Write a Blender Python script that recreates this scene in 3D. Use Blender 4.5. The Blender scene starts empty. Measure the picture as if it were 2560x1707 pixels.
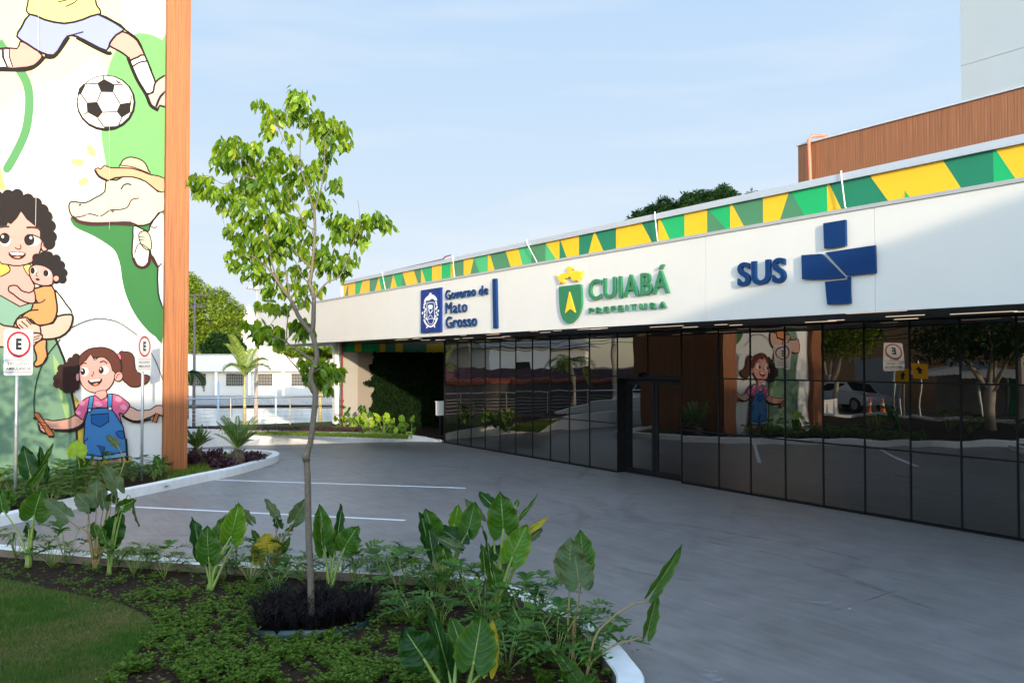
import bpy, bmesh, math, random
from mathutils import Vector, Matrix, noise
from mathutils.geometry import tessellate_polygon
R = math.radians; PI = math.pi
S = bpy.context.scene; COL = S.collection
rnd = random.Random(7)

# ------------------------------------------------------------------ camera, sky, sun
F, H, HOR = 2200.0, 2.4, 905.0           # focal length in px of the 2560 px photo, eye height, horizon row
TH = math.atan2(1355, F); PIT = math.atan2(HOR-853.5, F)
cT, sT = math.cos(TH), math.sin(TH)
cam = bpy.data.cameras.new('camera'); camo = bpy.data.objects.new('camera', cam); COL.objects.link(camo)
cam.sensor_width = 36; cam.lens = F/2560*36; cam.clip_end = 3000; cam.clip_start = 0.05
camo.location = (0, 0, H)
fw = Vector((-cT*math.cos(PIT), sT*math.cos(PIT), math.sin(PIT)))
camo.rotation_euler = fw.to_track_quat('-Z', 'Y').to_euler()
S.camera = camo

SUN_EL = R(9.0); SUN_H = Vector((0.958, -0.287, 0)).normalized()
sd = Vector((SUN_H.x*math.cos(SUN_EL), SUN_H.y*math.cos(SUN_EL), math.sin(SUN_EL)))
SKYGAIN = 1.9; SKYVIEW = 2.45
w = bpy.data.worlds.new('World'); S.world = w; w.use_nodes = True
nt = w.node_tree; nt.nodes.clear()
out = nt.nodes.new('ShaderNodeOutputWorld'); bg = nt.nodes.new('ShaderNodeBackground')
sky = nt.nodes.new('ShaderNodeTexSky'); sky.sky_type = 'NISHITA'; sky.sun_disc = False
sky.sun_elevation = SUN_EL; sky.sun_rotation = math.atan2(SUN_H.x, SUN_H.y)
sky.altitude = 150; sky.air_density = 1.0; sky.dust_density = 0.6; sky.ozone_density = 1.6
bg.inputs['Strength'].default_value = 0.15
# thin high cloud streaks
tc = nt.nodes.new('ShaderNodeTexCoord'); mp = nt.nodes.new('ShaderNodeMapping'); mp.inputs['Scale'].default_value = (1.2, 1.2, 9)
ns = nt.nodes.new('ShaderNodeTexNoise'); ns.inputs['Scale'].default_value = 2.6; ns.inputs['Detail'].default_value = 6
rp = nt.nodes.new('ShaderNodeValToRGB'); rp.color_ramp.elements[0].position = .48; rp.color_ramp.elements[1].position = .78
rp.color_ramp.elements[1].color = (.32, .32, .32, 1)
mx = nt.nodes.new('ShaderNodeMixRGB'); mx.inputs['Color2'].default_value = (2.35, 2.38, 2.42, 1)
nt.links.new(tc.outputs['Generated'], mp.inputs['Vector']); nt.links.new(mp.outputs[0], ns.inputs['Vector'])
nt.links.new(ns.outputs['Fac'], rp.inputs[0]); nt.links.new(rp.outputs[0], mx.inputs['Fac'])
# sky gain raised, most round the sun, to lift shade; set blue gradient opposite
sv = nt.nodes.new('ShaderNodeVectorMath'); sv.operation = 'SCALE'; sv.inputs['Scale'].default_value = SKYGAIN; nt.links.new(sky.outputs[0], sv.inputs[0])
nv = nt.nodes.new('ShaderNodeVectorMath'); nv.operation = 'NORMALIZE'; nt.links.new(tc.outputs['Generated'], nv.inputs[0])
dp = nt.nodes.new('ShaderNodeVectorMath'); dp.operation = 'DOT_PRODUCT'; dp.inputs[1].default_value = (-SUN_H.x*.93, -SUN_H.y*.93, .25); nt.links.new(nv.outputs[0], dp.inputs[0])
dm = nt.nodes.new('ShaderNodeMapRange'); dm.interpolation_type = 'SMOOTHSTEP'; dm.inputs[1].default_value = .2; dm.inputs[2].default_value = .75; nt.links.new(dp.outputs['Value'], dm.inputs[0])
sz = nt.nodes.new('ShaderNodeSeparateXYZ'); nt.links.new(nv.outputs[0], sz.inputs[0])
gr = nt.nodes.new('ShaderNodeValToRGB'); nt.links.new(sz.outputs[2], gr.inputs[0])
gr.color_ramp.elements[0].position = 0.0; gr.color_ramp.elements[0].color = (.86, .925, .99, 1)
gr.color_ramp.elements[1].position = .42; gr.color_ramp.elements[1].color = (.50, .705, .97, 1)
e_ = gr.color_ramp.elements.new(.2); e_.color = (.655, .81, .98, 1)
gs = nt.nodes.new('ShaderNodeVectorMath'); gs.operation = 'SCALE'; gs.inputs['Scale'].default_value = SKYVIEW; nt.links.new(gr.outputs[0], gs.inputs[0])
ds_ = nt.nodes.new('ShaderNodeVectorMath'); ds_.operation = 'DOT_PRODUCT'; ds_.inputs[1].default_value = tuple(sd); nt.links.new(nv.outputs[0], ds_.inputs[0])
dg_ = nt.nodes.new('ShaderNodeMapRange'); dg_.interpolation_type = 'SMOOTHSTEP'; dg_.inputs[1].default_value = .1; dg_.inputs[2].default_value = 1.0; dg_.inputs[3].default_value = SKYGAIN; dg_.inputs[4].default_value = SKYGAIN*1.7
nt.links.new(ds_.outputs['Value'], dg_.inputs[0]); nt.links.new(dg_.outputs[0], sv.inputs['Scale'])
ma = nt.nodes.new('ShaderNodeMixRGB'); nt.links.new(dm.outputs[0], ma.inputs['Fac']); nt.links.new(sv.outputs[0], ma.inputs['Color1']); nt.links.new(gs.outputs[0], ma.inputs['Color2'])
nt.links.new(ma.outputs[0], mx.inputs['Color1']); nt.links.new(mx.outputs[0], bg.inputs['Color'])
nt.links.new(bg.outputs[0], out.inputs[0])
sl = bpy.data.lights.new('sun', 'SUN'); sl.energy = 2.4; sl.angle = R(0.55); sl.color = (1.0, .82, .58)
so = bpy.data.objects.new('sun', sl); COL.objects.link(so)
so.rotation_euler = (-sd).to_track_quat('-Z', 'Y').to_euler(); so.location = (10, -8, 12)
S.view_settings.view_transform = 'Standard'; S.view_settings.look = 'None'
S.view_settings.exposure = 1.45; S.view_settings.gamma = 1
S.cycles.max_bounces = 8; S.cycles.caustics_reflective = False; S.cycles.caustics_refractive = False

# ------------------------------------------------------------------ measuring helpers (px of the 2560 x 1707 photo)
def ray(x, y):
    a = (x-1280)/F; b = -(y-853.5)/F
    f = math.cos(PIT)-b*math.sin(PIT); u = math.sin(PIT)+b*math.cos(PIT)
    return Vector((sT*a-cT*f, cT*a+sT*f, u))
O = Vector((0, 0, H))
def at_z(x, y, z=0.0): d = ray(x, y); return O+d*((z-H)/d.z)
def at_n(x, y, n): d = ray(x, y); return O+d*(n/d.y)
def at_s(x, y, s): d = ray(x, y); return O+d*(s/d.x)
def at_d(x, y, Z): d = ray(x, y); return O+d*(Z/(-cT*d.x+sT*d.y))
GN = 12.05                                   # glass plane
def refl(p): return Vector((p[0], 2*GN-p[1], p[2]))

# ------------------------------------------------------------------ mesh helpers
class MB:
    def __init__(s): s.v = []; s.f = []; s.m = []; s.uv = []
    def add(s, vs, fs, m=0, uvs=None):
        b = len(s.v); s.v += [tuple(v) for v in vs]
        for f in fs:
            s.f.append(tuple(b+i for i in f)); s.m.append(m)
            s.uv.append([uvs[i] for i in f] if uvs else None)
    def box(s, a, b, m=0):
        x0, y0, z0 = [min(a[i], b[i]) for i in range(3)]; x1, y1, z1 = [max(a[i], b[i]) for i in range(3)]
        s.add([(x0,y0,z0),(x1,y0,z0),(x1,y1,z0),(x0,y1,z0),(x0,y0,z1),(x1,y0,z1),(x1,y1,z1),(x0,y1,z1)],
              [(0,3,2,1),(4,5,6,7),(0,1,5,4),(1,2,6,5),(2,3,7,6),(3,0,4,7)], m)
    def tube(s, pts, rad, n=8, m=0, cap=True):
        pts = [Vector(p) for p in pts]; rad = rad if isinstance(rad, (list, tuple)) else [rad]*len(pts)
        vs = []; fs = []; up = None
        for i, p in enumerate(pts):
            t = (pts[min(i+1, len(pts)-1)]-pts[max(i-1, 0)])
            t = t.normalized() if t.length > 1e-9 else Vector((0,0,1))
            if up is None: up = Vector((0,0,1)) if abs(t.z) < .9 else Vector((1,0,0))
            x = t.cross(up).normalized(); y = x.cross(t).normalized(); up = y
            for k in range(n):
                a = 2*PI*k/n; vs.append(p+(x*math.cos(a)+y*math.sin(a))*rad[i])
        for i in range(len(pts)-1):
            for k in range(n): fs.append((i*n+k, i*n+(k+1) % n, (i+1)*n+(k+1) % n, (i+1)*n+k))
        if cap: fs.append(tuple(range(n))[::-1]); fs.append(tuple((len(pts)-1)*n+k for k in range(n)))
        s.add(vs, fs, m)
    def quad(s, a, b, c, d, m=0): s.add([a, b, c, d], [(0,1,2,3)], m)
    def prism(s, poly, nrm, th, m=0, side=None):        # poly: 3D points (planar), extruded by -nrm*th behind the face
        poly = [Vector(p) for p in poly]; n = len(poly); nrm = Vector(nrm)
        tri = tessellate_polygon([poly])
        b = [p-nrm*th for p in poly]
        fr = []
        for t in tri:
            N = (poly[t[1]]-poly[t[0]]).cross(poly[t[2]]-poly[t[0]])
            fr.append(tuple(t) if N.dot(nrm) > 0 else tuple(reversed(t)))
        s.add(poly, fr, m)
        if th > 0:
            s.add(poly+b, [(i, (i+1) % n, n+(i+1) % n, n+i) for i in range(n)], m if side is None else side)
    def build(s, name, mats, parent=None, smooth=False, loc=None, fix=False):
        me = bpy.data.meshes.new(name); me.from_pydata(s.v, [], s.f)
        for m in (mats if isinstance(mats, (list, tuple)) else [mats]): me.materials.append(m)
        me.polygons.foreach_set('material_index', s.m)
        if any(u for u in s.uv):
            L = me.uv_layers.new(name='UVMap'); i = 0; buf = []
            for f, u in zip(s.f, s.uv):
                for k in range(len(f)): buf += list(u[k]) if u else [0, 0]
            L.data.foreach_set('uv', buf)
        if smooth: me.polygons.foreach_set('use_smooth', [True]*len(s.f))
        me.update()
        if fix:
            bm = bmesh.new(); bm.from_mesh(me); bmesh.ops.recalc_face_normals(bm, faces=bm.faces); bm.to_mesh(me); bm.free()
        o = bpy.data.objects.new(name, me); COL.objects.link(o)
        if parent: o.parent = parent; o.matrix_parent_inverse = Matrix.Identity(4)
        if parent and loc is None:
            q = parent
            while q.parent: q = q.parent
            wl = q.get('_o')
            if wl is not None: me.transform(Matrix.Translation(-Vector(wl)))
        if loc: o.location = loc
        return o
def tag(o, label=None, cat=None, group=None, kind=None):
    if label: o['label'] = label
    if cat: o['category'] = cat
    if group: o['group'] = group
    if kind: o['kind'] = kind
    return o
ORIG = {}
def thing(name, label, cat, loc=(0,0,0), group=None):
    o = bpy.data.objects.new(name, None); COL.objects.link(o); o.location = loc; o['_o'] = list(loc); o.empty_display_size = .2
    return tag(o, label, cat, group)
def copy_tree(root, loc, rz=0, sc=1, label=None):
    def cp(o, par):
        c = o.copy(); COL.objects.link(c); c.parent = par
        for ch in [x for x in kids.get(o.name, [])]: cp(ch, c)
        return c
    kids = {}
    for ob in list(root.children):
        kids.setdefault(root.name, []).append(ob)
        for g in list(ob.children): kids.setdefault(ob.name, []).append(g)
    r = cp(root, None); r.location = loc; r.rotation_euler = (0, 0, rz); r.scale = (sc, sc, sc)
    if label: r['label'] = label
    return r
def struct(o): o['kind'] = 'structure'; return o
def smoothp(pts, k=4, closed=True):
    n = len(pts); o = []
    P = [Vector((p[0], p[1], p[2] if len(p) > 2 else 0)) for p in pts]
    for i in range(n if closed else n-1):
        if closed: a, b, c, d = P[i-1], P[i], P[(i+1) % n], P[(i+2) % n]
        else: a, b, c, d = P[max(i-1,0)], P[i], P[i+1], P[min(i+2, n-1)]
        for j in range(k):
            t = j/k
            o.append(0.5*((2*b)+(-a+c)*t+(2*a-5*b+4*c-d)*t*t+(-a+3*b-3*c+d)*t**3))
    if not closed: o.append(P[-1])
    return o

# ------------------------------------------------------------------ materials
def lin(c): return tuple(((x/255)/12.92 if x/255 <= .04045 else ((x/255+.055)/1.055)**2.4) for x in c)
def newmat(name):
    m = bpy.data.materials.new(name); m.use_nodes = True; return m, m.node_tree, m.node_tree.nodes['Principled BSDF']
def mat(name, col, rough=.6, var=.12, scale=3, metal=0, bump=0, spec=.5, coat=0):
    m, t, b = newmat(name); b.inputs['Roughness'].default_value = rough; b.inputs['Metallic'].default_value = metal
    b.inputs['Specular IOR Level'].default_value = spec
    if coat: b.inputs['Coat Weight'].default_value = coat
    if var:
        n = t.nodes.new('ShaderNodeTexNoise'); n.inputs['Scale'].default_value = scale; n.inputs['Detail'].default_value = 6
        g = t.nodes.new('ShaderNodeNewGeometry'); t.links.new(g.outputs['Position'], n.inputs['Vector'])
        mr = t.nodes.new('ShaderNodeMapRange'); mr.inputs[3].default_value = 1-var; mr.inputs[4].default_value = 1+var
        t.links.new(n.outputs['Fac'], mr.inputs[0])
        vm = t.nodes.new('ShaderNodeVectorMath'); vm.operation = 'SCALE'; vm.inputs[0].default_value = col[:3]
        t.links.new(mr.outputs[0], vm.inputs['Scale']); t.links.new(vm.outputs[0], b.inputs['Base Color'])
        if bump:
            bp = t.nodes.new('ShaderNodeBump'); bp.inputs['Strength'].default_value = bump; bp.inputs['Distance'].default_value = .02
            t.links.new(n.outputs['Fac'], bp.inputs['Height']); t.links.new(bp.outputs[0], b.inputs['Normal'])
    else: b.inputs['Base Color'].default_value = (*col[:3], 1)
    return m
def leafmat(name, c1, c2, trans=.35, rough=.45, third=None, spec=.4):
    m, t, b = newmat(name); g = t.nodes.new('ShaderNodeNewGeometry')
    r = t.nodes.new('ShaderNodeValToRGB'); r.color_ramp.elements[0].color = (*c1, 1); r.color_ramp.elements[1].color = (*c2, 1)
    if third: e = r.color_ramp.elements.new(.97); e.color = (*c2, 1); r.color_ramp.elements[2].color = (*third, 1)
    t.links.new(g.outputs['Random Per Island'], r.inputs[0]); t.links.new(r.outputs[0], b.inputs['Base Color'])
    b.inputs['Roughness'].default_value = rough; b.inputs['Specular IOR Level'].default_value = spec
    tr = t.nodes.new('ShaderNodeBsdfTranslucent'); hs = t.nodes.new('ShaderNodeHueSaturation')
    hs.inputs['Saturation'].default_value = 1.1; hs.inputs['Value'].default_value = 1.7; hs.inputs['Hue'].default_value = .485
    t.links.new(r.outputs[0], hs.inputs['Color']); t.links.new(hs.outputs[0], tr.inputs['Color'])
    ms = t.nodes.new('ShaderNodeMixShader'); ms.inputs[0].default_value = trans
    o = t.nodes['Material Output']; t.links.new(b.outputs[0], ms.inputs[1]); t.links.new(tr.outputs[0], ms.inputs[2]); t.links.new(ms.outputs[0], o.inputs[0])
    return m
def bigleaf(name, base, vein, edge, trans=.3):
    m, t, b = newmat(name); N = t.nodes.new; Lk = t.links.new
    uv = N('ShaderNodeUVMap'); sx = N('ShaderNodeSeparateXYZ'); Lk(uv.outputs[0], sx.inputs[0])
    def M(op, a, bb=None, c=None):
        n = N('ShaderNodeMath'); n.operation = op
        for i, v in enumerate((a, bb, c)):
            if v is None: continue
            if isinstance(v, (int, float)): n.inputs[i].default_value = v
            else: Lk(v, n.inputs[i])
        return n.outputs[0]
    u = M('ABSOLUTE', M('SUBTRACT', M('MULTIPLY', sx.outputs[0], 2), 1))
    v = sx.outputs[1]
    lat = M('FRACT', M('MULTIPLY', M('SUBTRACT', v, M('MULTIPLY', u, .28)), 8.5))
    latm = M('GREATER_THAN', M('ABSOLUTE', M('SUBTRACT', lat, .5)), .465)
    mid = M('LESS_THAN', u, .035)
    vm = M('MAXIMUM', M('MULTIPLY', latm, .55), mid)
    nz = N('ShaderNodeTexNoise'); nz.inputs['Scale'].default_value = 14; g = N('ShaderNodeNewGeometry'); Lk(g.outputs['Position'], nz.inputs['Vector'])
    mix0 = N('ShaderNodeMixRGB'); mix0.inputs[1].default_value = (*[x*.72 for x in base], 1); mix0.inputs[2].default_value = (*[x*1.35 for x in base], 1); Lk(nz.outputs['Fac'], mix0.inputs[0])
    eg = M('MULTIPLY', M('POWER', u, 7), M('MULTIPLY', nz.outputs['Fac'], 1.3))
    mix1 = N('ShaderNodeMixRGB'); Lk(eg, mix1.inputs[0]); Lk(mix0.outputs[0], mix1.inputs[1]); mix1.inputs[2].default_value = (*edge, 1)
    mix2 = N('ShaderNodeMixRGB'); Lk(vm, mix2.inputs[0]); Lk(mix1.outputs[0], mix2.inputs[1]); mix2.inputs[2].default_value = (*vein, 1)
    Lk(mix2.outputs[0], b.inputs['Base Color']); b.inputs['Roughness'].default_value = .42; b.inputs['Specular IOR Level'].default_value = .18
    bp = N('ShaderNodeBump'); bp.inputs['Strength'].default_value = .8; bp.inputs['Distance'].default_value = .006
    Lk(M('ABSOLUTE', M('SUBTRACT', lat, .5)), bp.inputs['Height']); Lk(bp.outputs[0], b.inputs['Normal'])
    tr = N('ShaderNodeBsdfTranslucent'); hs = N('ShaderNodeHueSaturation'); hs.inputs['Value'].default_value = 1.7; Lk(mix2.outputs[0], hs.inputs['Color']); Lk(hs.outputs[0], tr.inputs['Color'])
    ms = N('ShaderNodeMixShader'); ms.inputs[0].default_value = trans; Lk(b.outputs[0], ms.inputs[1]); Lk(tr.outputs[0], ms.inputs[2]); Lk(ms.outputs[0], t.nodes['Material Output'].inputs[0])
    return m
def wood(name, c1, c2, horiz='XY', groove=.1):
    m, t, b = newmat(name); N = t.nodes.new; Lk = t.links.new
    g = N('ShaderNodeNewGeometry'); mp = N('ShaderNodeMapping'); mp.inputs['Scale'].default_value = (26, 26, .5); Lk(g.outputs['Position'], mp.inputs['Vector'])
    n = N('ShaderNodeTexNoise'); n.inputs['Scale'].default_value = 1.6; n.inputs['Detail'].default_value = 8; n.inputs['Roughness'].default_value = .65; Lk(mp.outputs[0], n.inputs['Vector'])
    r = N('ShaderNodeValToRGB'); r.color_ramp.elements[0].position = .3; r.color_ramp.elements[1].position = .7
    r.color_ramp.elements[0].color = (*c1, 1); r.color_ramp.elements[1].color = (*c2, 1); Lk(n.outputs['Fac'], r.inputs[0])
    wv = N('ShaderNodeTexWave'); wv.wave_type = 'BANDS'; wv.bands_direction = 'DIAGONAL'; wv.inputs['Scale'].default_value = 11.0; wv.inputs['Distortion'].default_value = 0
    mp2 = N('ShaderNodeMapping'); mp2.inputs['Scale'].default_value = (1, 1, 0); Lk(g.outputs['Position'], mp2.inputs['Vector']); Lk(mp2.outputs[0], wv.inputs['Vector'])
    rr = N('ShaderNodeValToRGB'); rr.color_ramp.elements[0].position = .02; rr.color_ramp.elements[1].position = .16; rr.color_ramp.elements[0].color = (.72,.70,.68,1); Lk(wv.outputs['Fac'], rr.inputs[0])
    mu = N('ShaderNodeMixRGB'); mu.blend_type = 'MULTIPLY'; mu.inputs[0].default_value = 1; Lk(r.outputs[0], mu.inputs[1]); Lk(rr.outputs[0], mu.inputs[2])
    Lk(mu.outputs[0], b.inputs['Base Color']); b.inputs['Roughness'].default_value = .55
    bp = N('ShaderNodeBump'); bp.inputs['Strength'].default_value = .6; bp.inputs['Distance'].default_value = .01; Lk(rr.outputs[0], bp.inputs['Height']); Lk(bp.outputs[0], b.inputs['Normal'])
    return m
def asphalt():
    m, t, b = newmat('painted_asphalt'); N = t.nodes.new; Lk = t.links.new
    g = N('ShaderNodeNewGeometry')
    def nz(sc, det, rot=0, scale=(1,1,1)):
        mp = N('ShaderNodeMapping'); mp.inputs['Rotation'].default_value = (0,0,rot); mp.inputs['Scale'].default_value = scale; Lk(g.outputs['Position'], mp.inputs['Vector'])
        n = N('ShaderNodeTexNoise'); n.inputs['Scale'].default_value = sc; n.inputs['Detail'].default_value = det; Lk(mp.outputs[0], n.inputs['Vector']); return n.outputs['Fac']
    def M(op, a, bb=None, c=None):
        n = N('ShaderNodeMath'); n.operation = op
        for i, v in enumerate((a, bb, c)):
            if v is None: continue
            if isinstance(v, (int, float)): n.inputs[i].default_value = v
            else: Lk(v, n.inputs[i])
        return n.outputs[0]
    big = nz(.35, 5); streak = nz(1.2, 7, .5, (1, 9, 1)); streak2 = nz(1.5, 7, -.9, (1, 8, 1)); fine = nz(90, 3); medn = nz(2.6, 9); mask = nz(.25, 3)
    v = M('ADD', M('MULTIPLY', M('SUBTRACT', big, .5), .75), M('MULTIPLY', M('MULTIPLY', M('SUBTRACT', streak, .5), mask), .9))
    v = M('ADD', v, M('MULTIPLY', M('MULTIPLY', M('SUBTRACT', streak2, .5), M('SUBTRACT', 1, mask)), .9))
    v = M('ADD', v, M('MULTIPLY', M('SUBTRACT', medn, .5), .6))
    v = M('ADD', v, M('MULTIPLY', M('SUBTRACT', fine, .5), .6))
    # tyre marks: arcs round a few turning centres, broken up by noise
    sp = N('ShaderNodeSeparateXYZ'); Lk(g.outputs['Position'], sp.inputs[0])
    tm = None
    for cx, cy, r0, wd in ((-16, 1.5, 8.2, .1), (-16, 1.5, 9.9, .1), (-3, -3, 9.6, .09), (-3, -3, 11.3, .09), (-9, 18, 9.3, .1), (-9,18,10.9,.1), (-10, 9.2, 1.3, .05), (-8.2, 8.1, 1.6, .05), (-12.5, 7.6, 1.1, .05)):
        dx = M('SUBTRACT', sp.outputs[0], cx); dy = M('SUBTRACT', sp.outputs[1], cy)
        d = M('ABSOLUTE', M('SUBTRACT', M('SQRT', M('ADD', M('MULTIPLY', dx, dx), M('MULTIPLY', dy, dy))), r0))
        k = M('MULTIPLY', M('MAXIMUM', M('SUBTRACT', 1, M('DIVIDE', d, wd)), 0), 1)
        tm = k if tm is None else M('MAXIMUM', tm, k)
    brk = M('MULTIPLY', M('MAXIMUM', M('SUBTRACT', nz(.55, 3), .47), 0), 4.5)
    v = M('SUBTRACT', v, M('MULTIPLY', M('MULTIPLY', tm, brk), .42))
    # pale scuffs and one hairline crack pattern
    sc_ = M('MULTIPLY', M('MAXIMUM', M('SUBTRACT', nz(3.2, 9, .3, (1, 3, 1)), .66), 0), 4)
    v = M('ADD', v, M('MULTIPLY', sc_, M('MAXIMUM', M('SUBTRACT', nz(.5, 2), .45), 0)))
    vo = N('ShaderNodeTexVoronoi'); vo.feature = 'DISTANCE_TO_EDGE'; vo.inputs['Scale'].default_value = .22
    mpv = N('ShaderNodeVectorMath'); mpv.operation = 'ADD'; nn = N('ShaderNodeTexNoise'); nn.inputs['Scale'].default_value = 1.1; nn.inputs['Detail'].default_value = 6; Lk(g.outputs['Position'], nn.inputs['Vector'])
    Lk(g.outputs['Position'], mpv.inputs[0]); Lk(nn.outputs['Color'], mpv.inputs[1]); Lk(mpv.outputs[0], vo.inputs['Vector'])
    ck = M('MULTIPLY', M('LESS_THAN', vo.outputs['Distance'], .0022), M('GREATER_THAN', big, .5))
    v = M('SUBTRACT', v, M('MULTIPLY', ck, .10))
    mr = N('ShaderNodeMapRange'); mr.inputs[1].default_value = -.5; mr.inputs[2].default_value = .5; mr.inputs[3].default_value = .5; mr.inputs[4].default_value = 1.5; Lk(v, mr.inputs[0])
    vm = N('ShaderNodeVectorMath'); vm.operation = 'SCALE'; vm.inputs[0].default_value = (.184, .173, .167); Lk(mr.outputs[0], vm.inputs['Scale']); Lk(vm.outputs[0], b.inputs['Base Color'])
    b.inputs['Roughness'].default_value = .42
    bp = N('ShaderNodeBump'); bp.inputs['Strength'].default_value = .35; bp.inputs['Distance'].default_value = .01; Lk(fine, bp.inputs['Height']); Lk(bp.outputs[0], b.inputs['Normal'])
    return m
def glassmat():
    m, t, b = newmat('dark_mirror_glass'); N = t.nodes.new; Lk = t.links.new
    d = N('ShaderNodeBsdfDiffuse'); d.inputs['Color'].default_value = (.004, .004, .004, 1)
    gl = N('ShaderNodeBsdfGlossy'); gl.inputs['Roughness'].default_value = .004; gl.inputs['Color'].default_value = (1.0, .95, .88, 1)
    fr = N('ShaderNodeFresnel'); fr.inputs['IOR'].default_value = 2.15
    ms = N('ShaderNodeMixShader'); Lk(fr.outputs[0], ms.inputs[0]); Lk(d.outputs[0], ms.inputs[1]); Lk(gl.outputs[0], ms.inputs[2]); Lk(ms.outputs[0], t.nodes['Material Output'].inputs[0])
    return m
def emis(name, col, st):
    m, t, b = newmat(name); b.inputs['Emission Color'].default_value = (*col, 1); b.inputs['Emission Strength'].default_value = st; b.inputs['Base Color'].default_value = (*col, 1); return m

M_ASPH = asphalt(); M_KERB = mat('white_kerb_paint', (.78, .78, .77), .65, .16, 7, bump=.3)
M_KERBIN = mat('bare_kerb_concrete', (.16, .12, .09), .9, .25, 6, bump=.3)
M_SOIL = mat('dark_soil', (.036, .023, .015), .95, .9, 30, bump=1.0, spec=.1)
M_LAWNB = mat('lawn_base', (.055, .075, .018), .95, .6, 5, spec=.1)
M_LINE = mat('road_paint', (.72, .73, .74), .6, .12, 12)
M_PANEL = mat('white_composite_panel', (.63, .60, .56), .45, .04, 1.1)
M_SEAM = mat('seam_grey', (.35, .34, .33), .6, 0)
M_COPE = mat('coping_metal', (.44, .47, .52), .45, .06, 2, metal=.2)
M_TRIM = mat('gutter_grey', (.36, .36, .36), .5, .15, 3)
M_SOFFIT = mat('soffit_dark_metal', (.075, .072, .07), .38, .1, 2)
M_FRAME = mat('black_aluminium', (.006, .006, .007), .5, 0, spec=.15)
M_GLASS = glassmat()
M_INT = mat('dark_interior', (.01, .01, .01), .9, 0)
M_WALLW = mat('white_render', (.80, .79, .77), .8, .05, 2)
M_WALLB = mat('beige_render', (.21, .185, .16), .85, .06, 2)
BC = {'Y': (.80, .44, .008), 'G': (.0, .36, .105), 'D': (.004, .17, .085), 'M': (.055, .20, .095), 'L': (.055, .40, .15)}
M_BAND = [mat('band_'+n, BC[k], .5, .03, 2) for k, n in (('Y','yellow'),('G','bright_green'),('D','deep_green'),('M','muted_green'),('L','light_green'))]
BK = {k: i for i, k in enumerate('YGDML')}
M_WOOD = wood('wood_cladding', (.14, .036, .007), (.34, .108, .019))
M_WOODR = wood('wood_cladding_red', (.14, .048, .018), (.30, .118, .047))
M_GREYW = mat('pale_grey_slab', (.49, .51, .51), .6, .04, 1)
M_STEEL = mat('stainless_steel', (.55, .53, .5), .3, .05, 3, metal=.9)
M_GALV = mat('galvanised_steel', (.38, .40, .42), .45, .15, 14, metal=.5)
M_CONC = mat('concrete_pole', (.42, .36, .30), .85, .2, 4)
M_DKPOLE = mat('dark_pole', (.13, .11, .11), .8, .2, 4)
M_RED = mat('red_pipe', (.17, .018, .018), .6, .5, 6)
M_PVC = mat('white_pvc', (.78, .76, .70), .5, .1, 6)
M_BARK = mat('pale_bark', (.13, .105, .075), .85, .35, 26, bump=.6)
M_BARKD = mat('dark_bark', (.09, .065, .045), .9, .3, 8, bump=.6)
M_TREEL = leafmat('young_tree_leaf', (.042, .115, .008), (.21, .325, .020), .38, .40, (.50, .46, .03))
M_TREEL2 = leafmat('mango_leaf', (.030, .085, .007), (.19, .25, .016), .24, .55, spec=.2)
M_TREEL3 = leafmat('dark_tree_leaf', (.014, .042, .008), (.036, .085, .014), .2, .55, spec=.2)
M_PHIL = leafmat('lobed_leaf', (.022, .080, .010), (.085, .185, .020), .25, .45, spec=.25)
M_COVER = leafmat('ground_cover_leaf', (.040, .095, .010), (.135, .215, .024), .3, .6, spec=.15)
M_GRASS = leafmat('lawn_blade', (.040, .095, .014), (.13, .15, .038), .2, .7, spec=.15)
M_BLACKG = leafmat('black_grass_blade', (.003, .002, .003), (.010, .007, .009), .03, .6, spec=.1)
M_PURP = leafmat('burgundy_leaf', (.025, .008, .014), (.06, .02, .028), .1, .5)
M_CYC = leafmat('cycad_leaflet', (.035, .085, .018), (.09, .16, .03), .2, .4)
M_PALM = leafmat('palm_leaflet', (.12, .20, .03), (.30, .36, .08), .35, .45)
M_HEDGE = leafmat('hedge_leaf', (.012, .028, .012), (.035, .062, .022), .15, .6)
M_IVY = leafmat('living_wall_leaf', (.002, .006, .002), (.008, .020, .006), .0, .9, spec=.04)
M_AL = {'dark': bigleaf('elephant_ear_dark', (.008, .040, .005), (.05, .13, .025), (.045, .11, .012), .2),
        'mid': bigleaf('elephant_ear_mid', (.026, .082, .005), (.13, .24, .05), (.13, .20, .02), .28),
        'light': bigleaf('elephant_ear_light', (.062, .155, .008), (.27, .40, .10), (.26, .30, .03), .35),
        'yellow': bigleaf('elephant_ear_yellow', (.38, .32, .025), (.50, .46, .11), (.50, .22, .03), .35),
        'gray': bigleaf('elephant_ear_underside', (.058, .095, .034), (.12, .17, .075), (.17, .13, .05), .18),
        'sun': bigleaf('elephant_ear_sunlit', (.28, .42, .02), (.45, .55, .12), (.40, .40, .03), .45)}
M_STEMG = mat('green_petiole', (.19, .27, .055), .45, .2, 18)
M_STEMB = mat('brown_petiole', (.24, .17, .06), .55, .3, 18)

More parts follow.
